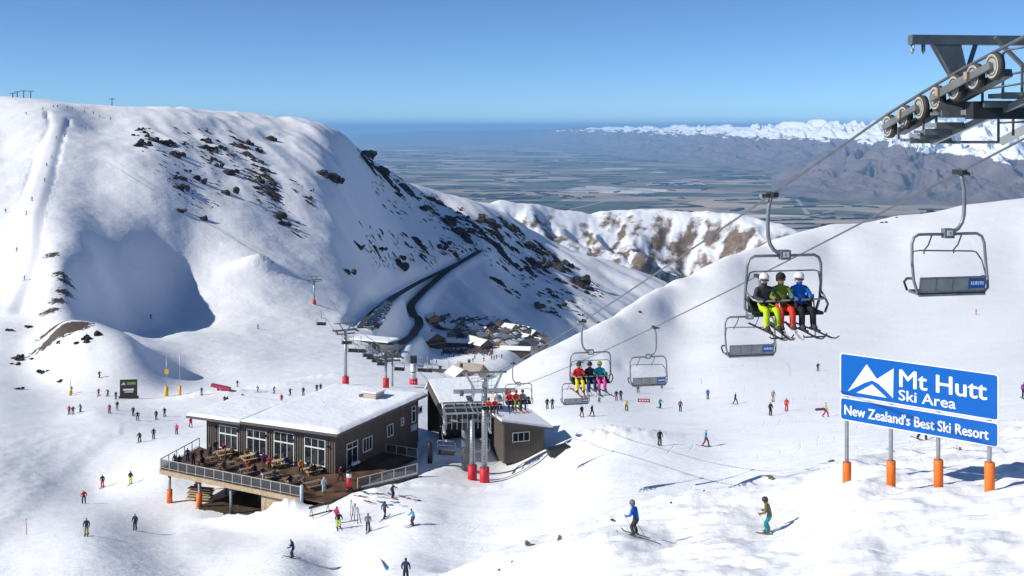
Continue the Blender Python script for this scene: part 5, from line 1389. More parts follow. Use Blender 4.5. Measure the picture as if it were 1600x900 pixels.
# terminal: bullwheel and the U-shaped rail above the loading point
tm = empty('lift_terminal', (tb + tb2) / 2 + Vector((-1.6, 4.2, 0)), 0)
tag(tm, 'grey bull-wheel terminal with curved chair rail between the towers', 'terminal')
tz = 6.2
ring = []
for k in range(25):
    a = math.pi * (k / 24.0); ring.append(LX * (2.7 * math.cos(a)) + hd * (-2.9 * math.sin(a) - 0.5) * 1.0 + Vector((0, 0, tz - 1.1)))
ring = [ring[0] + hd * 3.0] + ring + [ring[-1] + hd * 3.0]
ring = [p * 1.0 for p in ring]
ring2 = [Vector((p.x, p.y, p.z)) - hd * 0 for p in ring]
MB().tube(ring, 0.17, 8).build('chair_rail', M_GALV, tm)
MB().tube([p + Vector((0, 0, 1.2)) for p in ring], 0.12, 8).build('upper_rail', M_GALV, tm)
for k in range(0, 27, 2):
    p = ring[k]; MB().bar(p, p + Vector((0, 0, 2.3)), 0.08, 0.12).build('rail_bracket', M_GALV, tm)
MB().tube([Vector((0, 0, tz - 0.2)) - hd * 0.8, Vector((0, 0, tz + 0.0)) - hd * 0.8], 2.2, 32).build('bull_wheel', M_STEEL, tm)
MB().tube([Vector((0, 0, -0.8)) - hd * 1.0, Vector((0, 0, tz + 0.5)) - hd * 1.0], 0.5, 14).build('terminal_column', M_STEEL, tm)
bx_ = MB()
for i in range(5): bx_.bar(LX * (-2.6 + 1.3 * i) + hd * 2.4 + Vector((0, 0, tz + 1.1)), LX * (-2.6 + 1.3 * i) - hd * 2.6 + Vector((0, 0, tz + 1.1)), 0.1, 0.18)
for d_ in (-2.6, -0.2, 2.4): bx_.bar(LX * -2.7 + hd * d_ + Vector((0, 0, tz + 1.25)), LX * 2.7 + hd * d_ + Vector((0, 0, tz + 1.25)), 0.12, 0.2)
bx_.build('roof_frame', M_GALV, tm)
for i in range(9): MB().bar(LX * (-2.5 + 0.62 * i) + hd * 2.45 + Vector((0, 0, tz - 0.6)), LX * (-2.5 + 0.62 * i) + hd * 2.45 + Vector((0, 0, tz + 1.1)), 0.06, 0.06).build('louvre', M_GALV, tm)
MB().box(Vector((0, 0, tz + 0.4)) - hd * 1.2, (4.8, 3.0, 1.3), rz=math.atan2(LX.y, LX.x)).build('machine_housing', M_DARK, tm)
# parked chairs in the terminal
for i, (lx, hh, lb) in enumerate([(-2.7, 1.2, 'empty chair turning at the left of the terminal'), (2.2, 1.0, 'empty chair turning at the right of the terminal')]):
    t = copy_tree(ch_dn); p = tm.location + LX * lx + hd * (hh - 2.0) + Vector((0, 0, tz - 1.1)); t.location = p; t.rotation_euler = (0, 0, LIFT_RZ + R(-20 if i == 0 else 190)); tag(t, lb, 'chairlift', 'chairs of the main lift')

# ------------------------------------------------------------------ second lift, running to the left
def small_tower(px, py, D, h, r, label, arm=2.6, padm=M_RED, rz=0.5):
    b = G(px, py, D * 0.75); t = empty('lift_tower', b, rz)
    MB().tube([(0, 0, -0.6), (0, 0, h)], [r, r * 0.8], 12).build('pole', M_GALV, t)
    if padm: MB().tube([(0, 0, -0.2), (0, 0, 1.9)], r + 0.32, 10).build('pad', padm, t)
    MB().box((0, 0, h), (arm * 2, 0.35, 0.4)).build('crossarm', M_STEEL, t)
    MB().box((-0.3, 0, h + 1.6), (arm * 1.9, 0.16, 0.18)).build('lifting_beam', M_STEEL, t)
    for s in (-1, 1):
        MB().bar((s * 0.5, 0, h), (s * 1.5, 0, h + 1.6), 0.2, 0.2).build('frame_leg', M_STEEL, t)
        MB().box((s * arm * 0.92, 0, h - 0.15), (0.2, 3.2, 0.3)).build('sheave_beam', M_DARK, t)
        MB().box((s * arm * 0.5, 0, h - 0.8), (arm * 0.7, 1.4, 0.08)).build('catwalk', M_STEEL, t)
    return tag(t, label, 'lift tower'), b + Vector((0, 0, h))
T1 = small_tower(540, 602, 215, 12.3, 0.42, 'tall grey lift tower with red pad behind the lodge roof')
T2 = small_tower(603, 606, 222, 6.4, 0.3, 'short lift tower left of the white drum tower', 2.2)
T3 = small_tower(613, 604, 226, 6.2, 0.24, 'thin lift tower beside the short padded one', 2.0, None)
T4 = small_tower(491, 475, 500, 10.8, 0.5, 'small lift tower with red pad on the mountain slope', 3.2)
t = empty('snowmaking_tower', G(646, 601, 190), 0.2)
MB().tube([(0, 0, -0.5), (0, 0, 5.0)], 0.72, 20).build('drum', mat('pale_drum', (0.55, 0.57, 0.58), rough=0.45, metal=0.3), t)
MB().tube([(0, 0, -0.3), (0, 0, 1.35)], 0.95, 20).build('pad', M_RED, t)
for k in range(2): MB().box((-0.28 + 0.5 * k, -0.955, 0.75), (0.14, 0.05, 0.4)).build('marking', M_WHITE, t)
MB().box((0, 0, 5.8), (1.5, 1.3, 1.5)).build('head', M_DARK, t)
MB().tube([(0, 0, 2.9), (0, 0, 3.05)], 0.78, 20).build('ring', M_DARK, t)
tag(t, 'white drum tower with red base and dark head behind the lodge', 'tower')
# ropes of the second lift
a1, a2 = T1[1], T4[1]
top = G(168, 266, 450) + Vector((0, 0, 6))
for s in (-1, 1):
    o1 = Vector((2.2 * s, 1.2 * s, 0)); o2 = Vector((2.6 * s, 0.8 * s, 0))
    mid = (a1 + a2) / 2 + Vector((0, 0, -3))
    rope('haul_rope', [T2[1] + o1 * 0.8, a1 + o1, mid + o1, a2 + o2, (a2 + top) / 2 + Vector((0, 0, -3)), top + o2], 0.06, 'far haul rope on the left side of the second lift' if s < 0 else 'far haul rope on the right side of the second lift')
# simple chairs of the second lift
def small_chair(pos, rz, label):
    t = empty('lift_chair', pos, rz)
    MB().tube([(0, 0, 0), (0, 0, -1.5), (0.2, 0, -1.8)], 0.07, 6).build('hanger', M_FRAME, t)
    MB().tube([(-1.1, 0, -3.3), (-1.15, 0, -2.2), (-0.9, 0, -1.8), (0.9, 0, -1.8), (1.15, 0, -2.2), (1.1, 0, -3.3)], 0.06, 6).build('frame', M_FRAME, t)
    MB().box((0, 0, -3.3), (2.2, 0.55, 0.14)).build('seat', M_PAD, t)
    MB().box((0, 0.28, -3.0), (2.2, 0.08, 0.55)).build('backrest', M_DARK, t)
    return tag(t, label, 'chairlift', 'chairs of the second lift')
SC = [(502, 505, 250, 'empty chair left of the tall tower'), (542, 533, 232, 'empty chair beside the tall tower pole'), (552, 544, 222, 'first of the row of chairs behind the tall tower'), (564, 545, 224, 'second of the row of chairs behind the tall tower'), (575, 552, 226, 'third of the row of chairs behind the tall tower'), (581, 556, 228, 'fourth of the row of chairs behind the tall tower'),
      (589, 561, 230, 'fifth of the row of chairs behind the tall tower'), (597, 566, 232, 'last of the row of chairs behind the tall tower'), (624, 574, 232, 'chair left of the white drum tower'), (660, 576, 236, 'chair right of the white drum tower'), (668, 577, 238, 'second chair right of the white drum tower')]
for px, py, D, lb in SC: small_chair(P(px, py - 14, D) if False else P(px, py - 20, D), R(-12), lb)
# tall grey lift station of the second lift with parked machinery
sb = G(585, 542, 330); t = empty('lift_station', sb, R(-25))
MB().box((0, 0, 1.2), (16, 7, 3.4)).build('wall', M_DARK, t); MB().box((0, 0, 3.2), (17, 8, 0.6)).build('roof', M_SNOWCAP, t)
MB().box((8, -2, 0.8), (6, 4, 2.6)).build('annex', M_STEEL, t)
tag(t, 'low dark station of the second lift below the car park', 'station')
# masts on the far summit
for px, py, h, lb in [(20, 151, 3, 'tiny mast at the far left of the summit'), (27, 150, 4, 'tiny lift mast left on the summit'), (37, 150, 5, 'tiny lift mast with crossbar on the summit'), (48, 152, 5, 'tiny lift mast on the right of the summit hump'), (175, 157, 5, 'lone tiny mast on the skyline of the mountain')]:
    g = G(px, py + 1.5, 640); t = MB(); t.tube([g - Vector((0, 0, 1)), g + Vector((0, 0, h))], 0.3, 6); t.bar(g + Vector((-2.2, 0, h)), g + Vector((2.2, 0, h)), 0.4, 0.4)
    tag(t.build('summit_mast', M_DARK), lb, 'mast')
# ================================================================== the big blue sign
SL, SR = P(1323, 757, 46.0), P(1546, 757, 42.3)
sg = empty('resort_sign', SL)
tag(sg, 'big blue resort sign with white mountain logo on four orange-padded posts', 'sign')
sd = Vector((SR.x - SL.x, SR.y - SL.y, 0)); sl_len = sd.length; sdn = sd.normalized(); sg.rotation_euler = (0, 0, math.atan2(sdn.y, sdn.x))
# local: x along the sign, -y towards the camera
zt_l, zs_l, zb_l = [-(y - HY) / F * 46.0 - SL.z for y in (551, 619, 656)]
x0s, x1s = -0.24, sl_len + 0.38
PXF = [1323, 1392, 1466, 1546]
def sx(px):
    k = (px - 800) / F; return (k * SL.y - SL.x) / (sdn.x - k * sdn.y)
def round_panel(xa, xb, za, zb, r, y0, y1):
    pts = []
    for cx_, cz_, a0 in ((xb - r, zb - r, 0), (xa + r, zb - r, 90), (xa + r, za + r, 180), (xb - r, za + r, 270)):
        for k in range(5): a = R(a0 + 22.5 * k); pts.append((cx_ + r * math.cos(a), cz_ + r * math.sin(a)))
    n = len(pts); mb = MB()
    mb.add([(x, y0, z) for x, z in pts] + [(x, y1, z) for x, z in pts], [tuple(range(n)), tuple(reversed(range(n, 2 * n)))] + [(i, n + i, n + (i + 1) % n, (i + 1) % n) for i in range(n)])
    return mb
gap = 0.03
for nm, za, zb in (('upper_panel', zs_l + gap, zt_l), ('lower_panel', zb_l, zs_l - gap)):
    p = round_panel(x0s, x1s, za, zb, 0.10, -0.09, -0.13).build(nm, M_WHITE, sg)
    round_panel(x0s + 0.05, x1s - 0.05, za + 0.05, zb - 0.05, 0.09, -0.128, -0.136).build('blue_field', M_BLUE, p)
for i, px in enumerate(PXF):
    x = sx(px); w_ = SL + sdn * x; gz = H(w_.x, w_.y) - SL.z
    po = MB().tube([(x, 0, gz - 0.5), (x, 0, zt_l - 0.05)], 0.085, 12).build('post', M_GALV, sg)
    ph = [1.0, 1.02, 1.12, 1.1][i]
    pd = MB().tube([(x, 0.02, gz - 0.15), (x, 0.02, gz + ph), (x, 0.02, gz + ph + 0.02)], [0.19, 0.195 + 0.01 * (i == 3), 0.17], 8).build('orange_pad', M_ORANGE, sg)
for z in (zt_l - 0.25, zs_l + 0.2, zb_l + 0.2): MB().bar((x0s + 0.1, -0.06, z), (x1s - 0.1, -0.06, z), 0.05, 0.06).build('back_rail', M_GALV, sg)
def text(body, x, z, width, height, parent, bold=0.012, y=-0.140, name='lettering'):
    cu = bpy.data.curves.new('txt', 'FONT'); cu.body = body; cu.size = 1.0;  cu.resolution_u = 3; cu.extrude = 0.0
    ob = bpy.data.objects.new('txt', cu); COL.objects.link(ob)
    dg = bpy.context.evaluated_depsgraph_get(); me = bpy.data.meshes.new_from_object(ob.evaluated_get(dg)); bpy.data.objects.remove(ob)
    vs0 = [v.co.copy() for v in me.vertices]; fs0 = [list(p.vertices) for p in me.polygons]; bpy.data.meshes.remove(me)
    xs = [v.x for v in vs0]; ys = [v.y for v in vs0]
    kx = width / (max(xs) - min(xs)); kz = height / (max(ys) - min(ys)); xm, ym = min(xs), min(ys); mb = MB()
    for k, (dx, dz) in enumerate(((0, 0), (-1, 0), (1, 0), (0, 0.6), (0, -0.6))):      # a heavier stroke, laid on in thin layers
        mb.add([(x + (v.x - xm) * kx + dx * bold * height, y - 0.0006 * k, z + (v.y - ym) * kz + dz * bold * height) for v in vs0], fs0)
    return mb.build(name, M_WHITE, parent)
HS = zt_l - zs_l
def sz(py, px):    # height on the sign for a photo position
    x = sx(px); w_ = SL + sdn * x; return -(py - HY) / F * w_.y - SL.z
def logo(pts):
    vs = [(sx(a), -0.140, sz(b, a)) for a, b in pts]
    n = len(vs); mb = MB(); mb.add(vs + [(v[0], -0.137, v[2]) for v in vs], [tuple(range(n)), tuple(reversed(range(n, 2 * n)))] + [(i, n + i, n + (i + 1) % n, (i + 1) % n) for i in range(n)])
    return mb.build('logo', M_WHITE, sg)
zo = lambda x, y: (1280 + x / 3.75, 530 + y / 3.75)
logo([zo(176, 300), zo(286, 143), zo(346, 230), zo(444, 168), zo(440, 342), zo(400, 300), zo(355, 258), zo(318, 238), zo(275, 252)])
logo([zo(226, 310), zo(318, 261), zo(404, 340)])
def band(pa, pb, hpx, body, bold):
    xa, xb = sx(pa[0]), sx(pb[0]); za = sz(pa[1], pa[0]); h = hpx / F * (SL + sdn * (xa + xb) / 2).y
    text(body, xa, za, xb - xa, h, sg, bold)
band(zo(479, 275), zo(988, 350), 27.5, 'Mt Hutt', 0.028)
band(zo(474, 352), zo(806, 404), 16.5, 'Ski Area', 0.025)
band(zo(157, 437), zo(998, 584), 16.5, "New Zealand's Best Ski Resort", 0.032)

# ================================================================== smaller fixtures on the snow
def at_ground(px, py, dmin=60): return G(px, py, dmin)
# information board
g = at_ground(201, 623, 150); t = empty('information_board', g, R(8)); sc = g.y / F
W_, Hh = 26 * sc, 30 * sc
MB().box((0, 0, Hh * 0.5), (W_, 0.25, Hh)).build('panel', mat('board_black', (0.035, 0.035, 0.033), var=0.15), t)
MB().box((0, 0.1, 0.25), (W_ * 1.15, 0.6, 0.5)).build('base', M_DARK, t)
MB().box((W_ * 0.16, -0.135, Hh * 0.80), (W_ * 0.5, 0.02, Hh * 0.13)).build('green_panel', mat('board_green', (0.22, 0.35, 0.06)), t)
lg = MB(); lg.add([(-W_ * .44, -.14, Hh * .73), (-W_ * .16, -.14, Hh * .73), (-W_ * .2, -.14, Hh * .8), (-W_ * .28, -.14, Hh * .9), (-W_ * .36, -.14, Hh * .8)], [(0, 1, 2, 3, 4)]); lg.build('emblem', mat('cream_print', (0.6, 0.55, 0.38)), t)
MB().box((0, -0.135, Hh * 0.48), (W_ * 0.62, 0.02, Hh * 0.10)).build('white_lettering', M_WHITE, t)
MB().box((0.05, -0.135, Hh * 0.36), (W_ * 0.5, 0.02, Hh * 0.05)).build('white_lettering', M_WHITE, t)
tag(t, 'black information board with green and white print on the left piste', 'board')
# padded posts
for px, py, hp, m_, lb in [(260, 619, 62, M_YEL, 'taller yellow-padded post with a yellow box near the board'), (281, 618, 66, M_YEL, 'thin post with small yellow pad right of the taller one'), (110, 618, 26, M_YEL, 'short yellow-based post beside the left skiers')]:
    g = at_ground(px, py, 150); sc = g.y / F; t = empty('padded_post', g)
    MB().tube([(0, 0, -0.3), (0, 0, hp * sc)], 0.07, 8).build('pole', M_GALV, t)
    MB().tube([(0, 0, -0.2), (0, 0, min(hp * 0.28, 15) * sc)], 0.42 if hp == 62 else 0.3, 10).build('pad', m_, t)
    if hp == 62: MB().box((0.1, 0, hp * 0.62 * sc), (0.8, 0.5, 0.9)).build('box', M_YEL, t)
    tag(t, lb, 'post', 'padded posts on the left piste')
# terrain park features
g = at_ground(345, 610, 180); t = MB(); t.box((0, 0, 0.75), (4.2, 1.0, 0.6), rot=Matrix.Rotation(R(10), 3, 'Y')); t.box((-0.6, 0, 0.2), (0.3, 0.5, 1.2)); 
tag(t.build('park_rail', mat('magenta_box', (0.42, 0.03, 0.09)), None, g, R(-8)), 'dark pink terrain park box tilted on the snow', 'park rail')
g = at_ground(1006, 629, 150); t = empty('banner', g, R(-5)); sc = g.y / F
MB().box((0, 0, 3.5 * sc), (18 * sc, 0.08, 5 * sc)).build('sheet', mat('banner_red', (0.38, 0.03, 0.06)), t)
for s in (-1, 1): MB().tube([(s * 9 * sc, 0, -0.3), (s * 9 * sc, 0, 6.5 * sc)], 0.05, 6).build('stake', M_DARK, t)
for k in range(4): MB().box(((-6 + 4 * k) * sc, -0.05, 3.6 * sc), (2.4 * sc, 0.02, 1.8 * sc)).build('print', M_WHITE, t)
tag(t, 'small red banner across the snow right of the empty chairs', 'banner')
for px, py, h_, lb in [(42, 836, 26, 'thin red-tipped marker pole at the left edge'), (602, 889, 0, '')]:
    if not h_: continue
    g = at_ground(px, py, 60); t = empty('marker_pole', g); MB().tube([(0, 0, -0.2), (-0.1, 0, h_ * g.y / F)], 0.03, 6).build('pole', M_RED, t); tag(t, lb, 'marker pole')
for px, py, h_, lb in [(1234, 588, 22, 'curved snow stake on the slope right of the riders'), (1458, 590, 14, 'thin snow stake above the blue sign'), (1096, 600, 9, 'short snow stake below the middle empty chair')]:
    g = at_ground(px, py, 100); t = MB(); s_ = h_ * g.y / F; t.tube([(0, 0, -0.2), (0.02 * s_, 0, s_ * 0.5), (-0.12 * s_, 0, s_ * 0.85), (-0.3 * s_, 0, s_)], 0.035, 6); tag(t.build('snow_stake', M_GALV, None, g), lb, 'stake')
# tub at the right of the station
g = at_ground(871, 712, 110); t = MB(); t.add([(-1.0, -.6, 0), (1.0, -.6, 0), (1.0, .6, 0), (-1.0, .6, 0), (-1.2, -.7, .8), (1.2, -.7, 1.2), (1.2, .7, 1.2), (-1.2, .7, .8)], [(3, 2, 1, 0), (4, 5, 6, 7), (0, 1, 5, 4), (1, 2, 6, 5), (2, 3, 7, 6), (3, 0, 4, 7)])
tag(t.build('snow_tub', M_BLACK, None, g, 0.3), 'black tub lying on the snow right of the station', 'tub')
# sail-shaped flag lying low at the bottom
g = at_ground(602, 893, 60); t = MB(); t.add([(-0.35, 0, 0.95), (-0.1, 0.05, 0.75), (0.28, 0.05, 0.30), (0.22, 0, 0.1), (0.05, 0, 0.15)], [(0, 1, 2, 3, 4)]); t.add([(-0.35, 0.04, 0.95), (-0.1, 0.09, 0.75), (0.28, 0.09, 0.30), (0.22, 0.04, 0.1), (0.05, 0.04, 0.15)], [(4, 3, 2, 1, 0)]); t.tube([(-0.5, 0.02, 1.15), (0.05, 0.02, 0.12), (0.25, 0.02, -0.4)], 0.015, 6)
tag(t.build('feather_flag', mat('flag_blue', (0.06, 0.17, 0.3)), None, g), 'small blue feather flag on a bent pole at the bottom edge', 'flag')
# ski rack at the deck's end
def ski_mesh(L=1.65, w=0.085):
    mb = MB(); pts = [(-L / 2, 0.0), (-L / 2 + 0.1, 0.0), (0, 0.012), (L / 2 - 0.25, 0.0), (L / 2 - 0.1, 0.03), (L / 2, 0.12)]
    ws = [w * .8, w * .9, w * .72, w * .95, w * .95, w * .4]; vs = []
    for (y, z), ww in zip(pts, ws): vs += [(-ww / 2, -y, z), (ww / 2, -y, z), (ww / 2, -y, z + .022), (-ww / 2, -y, z + .022)]
    fs = [(0, 1, 2, 3), (23, 22, 21, 20)]
    for i in range(5):
        for k in range(4): fs.append((i * 4 + k, i * 4 + 4 + k, i * 4 + 4 + (k + 1) % 4, i * 4 + (k + 1) % 4))
    mb.add(vs, fs); mb.box((0, 0.0, 0.05), (0.07, 0.34, 0.06)); return mb
SKI_MATS = [mat('ski_base_%d' % i, c, rough=0.4, var=0.1) for i, c in enumerate([(0.03, 0.03, 0.03), (0.25, 0.05, 0.04), (0.45, 0.45, 0.45), (0.05, 0.1, 0.25), (0.12, 0.1, 0.08)])]
SKI_ME = []
for m_ in SKI_MATS:
    me = ski_mesh().mesh('ski'); me.materials.append(m_); SKI_ME.append(me)
rk = empty('ski_rack', G(500, 806, 100), LZ + R(70))
for s in (-1, 1):
    MB().bar((s * 1.0, -0.35, 0), (s * 1.0, 0.1, 1.1), 0.07, 0.07).build('leg', M_TIMBER, rk); MB().bar((s * 1.0, 0.45, 0), (s * 1.0, 0.0, 1.1), 0.07, 0.07).build('leg', M_TIMBER, rk)
MB().bar((-1.3, 0, 1.1), (1.3, 0, 1.1), 0.1, 0.22).build('top_beam', M_DARK, rk); MB().bar((-1.3, -0.25, 0.35), (1.3, -0.25, 0.35), 0.08, 0.12).build('lower_beam', M_DARK, rk)
tag(rk, 'dark wooden ski rack leaning at the right end of the deck', 'ski rack')
pl = [(590, 772), (600, 778), (608, 772), (620, 781), (630, 777), (577, 785), (585, 788), (598, 786), (612, 790), (622, 786), (634, 792), (640, 780), (648, 778), (655, 783), (563, 776), (570, 770)]
lw = ['black', 'red', 'grey', 'blue', 'brown']
for i, (px, py) in enumerate(pl):
    g = G(px, py, 100); k = rr.randrange(5); t = empty('ski_pair', g, R(rr.uniform(40, 80)))
    for s in (-1, 1): o = link_mesh('ski', SKI_ME[k], None, t, (s * 0.09, 0.1 * s, 0.03), R(rr.uniform(-6, 6)))
    tag(t, f'pair of {lw[k]} skis lying on the snow, number {i+1} from the deck' if False else f'pair of {lw[k]} skis laid on the snow beside the deck end', 'skis', 'skis left on the snow by the deck')
for i, (px, py, a) in enumerate([(553, 812, 8), (560, 818, -6), (549, 806, 3)]):
    g = G(px, py, 90); t = empty('ski_pair', g + Vector((0, 0, 0.75)), 0); t.rotation_euler = (R(82), R(a), R(20 * i))
    for s in (-1, 1): link_mesh('ski', SKI_ME[i], None, t, (s * 0.1, 0, 0), R(4 * s))
    tag(t, ['upright pair of black skis stuck in the snow by the deck', 'upright pair of red skis stuck in the snow by the deck', 'upright pair of grey skis stuck in the snow by the deck'][i], 'skis', 'skis left on the snow by the deck')
# ================================================================== people
BJ = {  # joints: position, radii (x, y)
 'pel': ((0, 0.03, 0.94), (0.165, 0.125)), 'bel': ((0, 0.02, 1.10), (0.165, 0.13)), 'che': ((0, 0.0, 1.32), (0.19, 0.135)), 'nec': ((0, -0.01, 1.48), (0.075, 0.07)),
 'hea': ((0, -0.03, 1.60), (0.095, 0.11)), 'top': ((0, -0.02, 1.71), (0.085, 0.095)),
 'shL': ((0.19, 0, 1.40), (0.085, 0.085)), 'elL': ((0.29, 0.0, 1.14), (0.065, 0.065)), 'wrL': ((0.31, -0.1, 0.90), (0.05, 0.05)), 'haL': ((0.31, -0.13, 0.80), (0.045, 0.05)),
 'hiL': ((0.10, 0.02, 0.86), (0.115, 0.12)), 'knL': ((0.12, -0.02, 0.50), (0.09, 0.09)), 'anL': ((0.13, 0.03, 0.14), (0.085, 0.085)), 'toL': ((0.13, -0.17, 0.08), (0.06, 0.06))}
BONES = [('pel', 'bel', 0), ('bel', 'che', 0), ('che', 'nec', 0), ('nec', 'hea', 2), ('hea', 'top', 3)]
for s_ in 'LR': BONES += [('che', 'sh' + s_, 0), ('sh' + s_, 'el' + s_, 0), ('el' + s_, 'wr' + s_, 0), ('wr' + s_, 'ha' + s_, 4), ('pel', 'hi' + s_, 1), ('hi' + s_, 'kn' + s_, 1), ('kn' + s_, 'an' + s_, 1), ('an' + s_, 'to' + s_, 5)]
def pose(**kw):
    J = {}
    for k, (p, r) in BJ.items():
        J[k] = (Vector(p), r)
        if k[-1] == 'L': J[k[:-1] + 'R'] = (Vector((-p[0], p[1], p[2])), r)
    for k, v in kw.items():
        if k + 'L' in J:
            J[k + 'L'] = (Vector(v), J[k + 'L'][1]); J[k + 'R'] = (Vector((-v[0], v[1], v[2])), J[k + 'R'][1])
    for k, v in kw.items():
        if k in J: J[k] = (Vector(v), J[k][1])
    return J
POSES = {
 'stand': pose(el=(0.28, 0.02, 1.14), wr=(0.27, -0.12, 0.95), ha=(0.26, -0.18, 0.88)),
 'ski': pose(pel=(0, 0.12, 0.86), bel=(0, 0.06, 1.02), che=(0, -0.06, 1.22), nec=(0, -0.12, 1.37), hea=(0, -0.16, 1.48), top=(0, -0.16, 1.59), sh=(0.19, -0.06, 1.29), el=(0.32, -0.06, 1.04), wr=(0.30, -0.30, 0.95), ha=(0.29, -0.38, 0.93), hi=(0.12, 0.11, 0.79), kn=(0.15, -0.12, 0.46), an=(0.16, 0.03, 0.14), to=(0.16, -0.17, 0.08)),
 'walk': pose(hiL=(0.1, 0, 0.86), knL=(0.12, -0.22, 0.52), anL=(0.13, -0.24, 0.14), toL=(0.13, -0.42, 0.08), knR=(-0.12, 0.08, 0.5), anR=(-0.13, 0.34, 0.17), toR=(-0.13, 0.18, 0.07), elL=(0.27, 0.14, 1.16), wrL=(0.27, 0.1, 0.92), haL=(0.27, 0.06, 0.84), elR=(-0.27, -0.06, 1.14), wrR=(-0.25, -0.28, 1.02), haR=(-0.24, -0.35, 0.99)),
 'turn': pose(pel=(0.10, 0.08, 0.82), bel=(0.05, 0.03, 0.98), che=(-0.03, -0.06, 1.18), nec=(-0.06, -0.1, 1.33), hea=(-0.08, -0.14, 1.44), top=(-0.09, -0.14, 1.55), shL=(0.15, -0.05, 1.27), shR=(-0.22, -0.06, 1.22), elL=(0.36, -0.1, 1.08), wrL=(0.45, -0.3, 1.02), haL=(0.47, -0.37, 1.0), elR=(-0.38, -0.06, 1.0), wrR=(-0.42, -0.28, 0.90), haR=(-0.43, -0.35, 0.88), hiL=(0.2, 0.07, 0.75), hiR=(0.0, 0.07, 0.75), knL=(0.16, -0.13, 0.44), knR=(-0.05, -0.14, 0.42), anL=(0.08, 0.02, 0.14), anR=(-0.14, 0.02, 0.14), toL=(0.08, -0.18, 0.08), toR=(-0.14, -0.18, 0.08)),
 'sit': pose(pel=(0, 0.0, 0.12), bel=(0, 0.02, 0.29), che=(0, 0.02, 0.52), nec=(0, 0.0, 0.68), hea=(0, -0.03, 0.80), top=(0, -0.02, 0.91), sh=(0.19, 0.01, 0.60), el=(0.29, -0.08, 0.38), wr=(0.20, -0.30, 0.34), ha=(0.14, -0.38, 0.35), hi=(0.11, -0.05, 0.11), kn=(0.15, -0.46, 0.10), an=(0.16, -0.47, -0.32), to=(0.16, -0.64, -0.38)),
}
def body_mesh(pn, lod):
    J = POSES[pn]; names = list(J)
    me = bpy.data.meshes.new('skel'); me.from_pydata([tuple(J[n][0]) for n in names], [(names.index(a), names.index(b)) for a, b, _ in BONES], [])
    ob = bpy.data.objects.new('skel', me); COL.objects.link(ob)
    md = ob.modifiers.new('skin', 'SKIN'); md.use_smooth_shade = True; md.branch_smoothing = 0.4
    sv = me.skin_vertices[0].data
    for i, n in enumerate(names): sv[i].radius = J[n][1]; sv[i].use_root = (n == 'pel'); sv[i].use_loose = False
    sd_ = ob.modifiers.new('sub', 'SUBSURF'); sd_.levels = lod; sd_.render_levels = lod
    dg = bpy.context.evaluated_depsgraph_get(); dg.update()
    out = bpy.data.meshes.new_from_object(ob.evaluated_get(dg))
    bpy.data.objects.remove(ob); bpy.data.meshes.remove(me)
    segs = [(J[a][0], J[b][0], t, 0.5 * (J[a][1][0] + J[b][1][0])) for a, b, t in BONES]
    out.materials.clear()
    for p in out.polygons:
        c = p.center; best = 1e9; bi = 0
        for a, b, t, r in segs:
            d = b - a; k = max(0, min(1, (c - a).dot(d) / d.length_squared)); q = (c - a - d * k).length / r
            if q < best: best = q; bi = t; kk = k
        if bi == 2 and c.y > J['hea'][0].y + 0.035: bi = 3          # back of the head is covered
        if bi == 3 and c.z < J['hea'][0].z + 0.05 and c.y < J['hea'][0].y - 0.03: bi = 2
        p.material_index = bi; p.use_smooth = True
    out.name = 'person'
    return out
BODY = {(pn, l): body_mesh(pn, l) for pn in POSES for l in (1, 2)}
CC = {'black': (0.018, 0.018, 0.022), 'navy': (0.02, 0.035, 0.09), 'red': (0.5, 0.02, 0.025), 'blue': (0.01, 0.13, 0.5), 'grey': (0.16, 0.165, 0.17), 'lime': (0.5, 0.62, 0.02), 'yellow': (0.72, 0.6, 0.02), 'pink': (0.75, 0.06, 0.3), 'teal': (0.01, 0.23, 0.27), 'olive': (0.17, 0.125, 0.06),
      'mustard': (0.33, 0.24, 0.03), 'purple': (0.16, 0.06, 0.2), 'tan': (0.36, 0.28, 0.18), 'orange': (0.7, 0.2, 0.02), 'white': (0.7, 0.7, 0.72), 'cyan': (0.03, 0.3, 0.45), 'green': (0.17, 0.22, 0.015), 'darkred': (0.25, 0.02, 0.04), 'magenta': (0.5, 0.01, 0.1), 'charcoal': (0.05, 0.047, 0.05), 'scarlet': (0.68, 0.05, 0.025), 'paleblue': (0.5, 0.66, 0.72), 'brown': (0.09, 0.05, 0.03)}
M_SKIN = mat('skin', (0.62, 0.38, 0.27), rough=0.6, var=0.06)
M_LENS = glass_mat('goggle_lens', (0.12, 0.05, 0.02), 0.1)
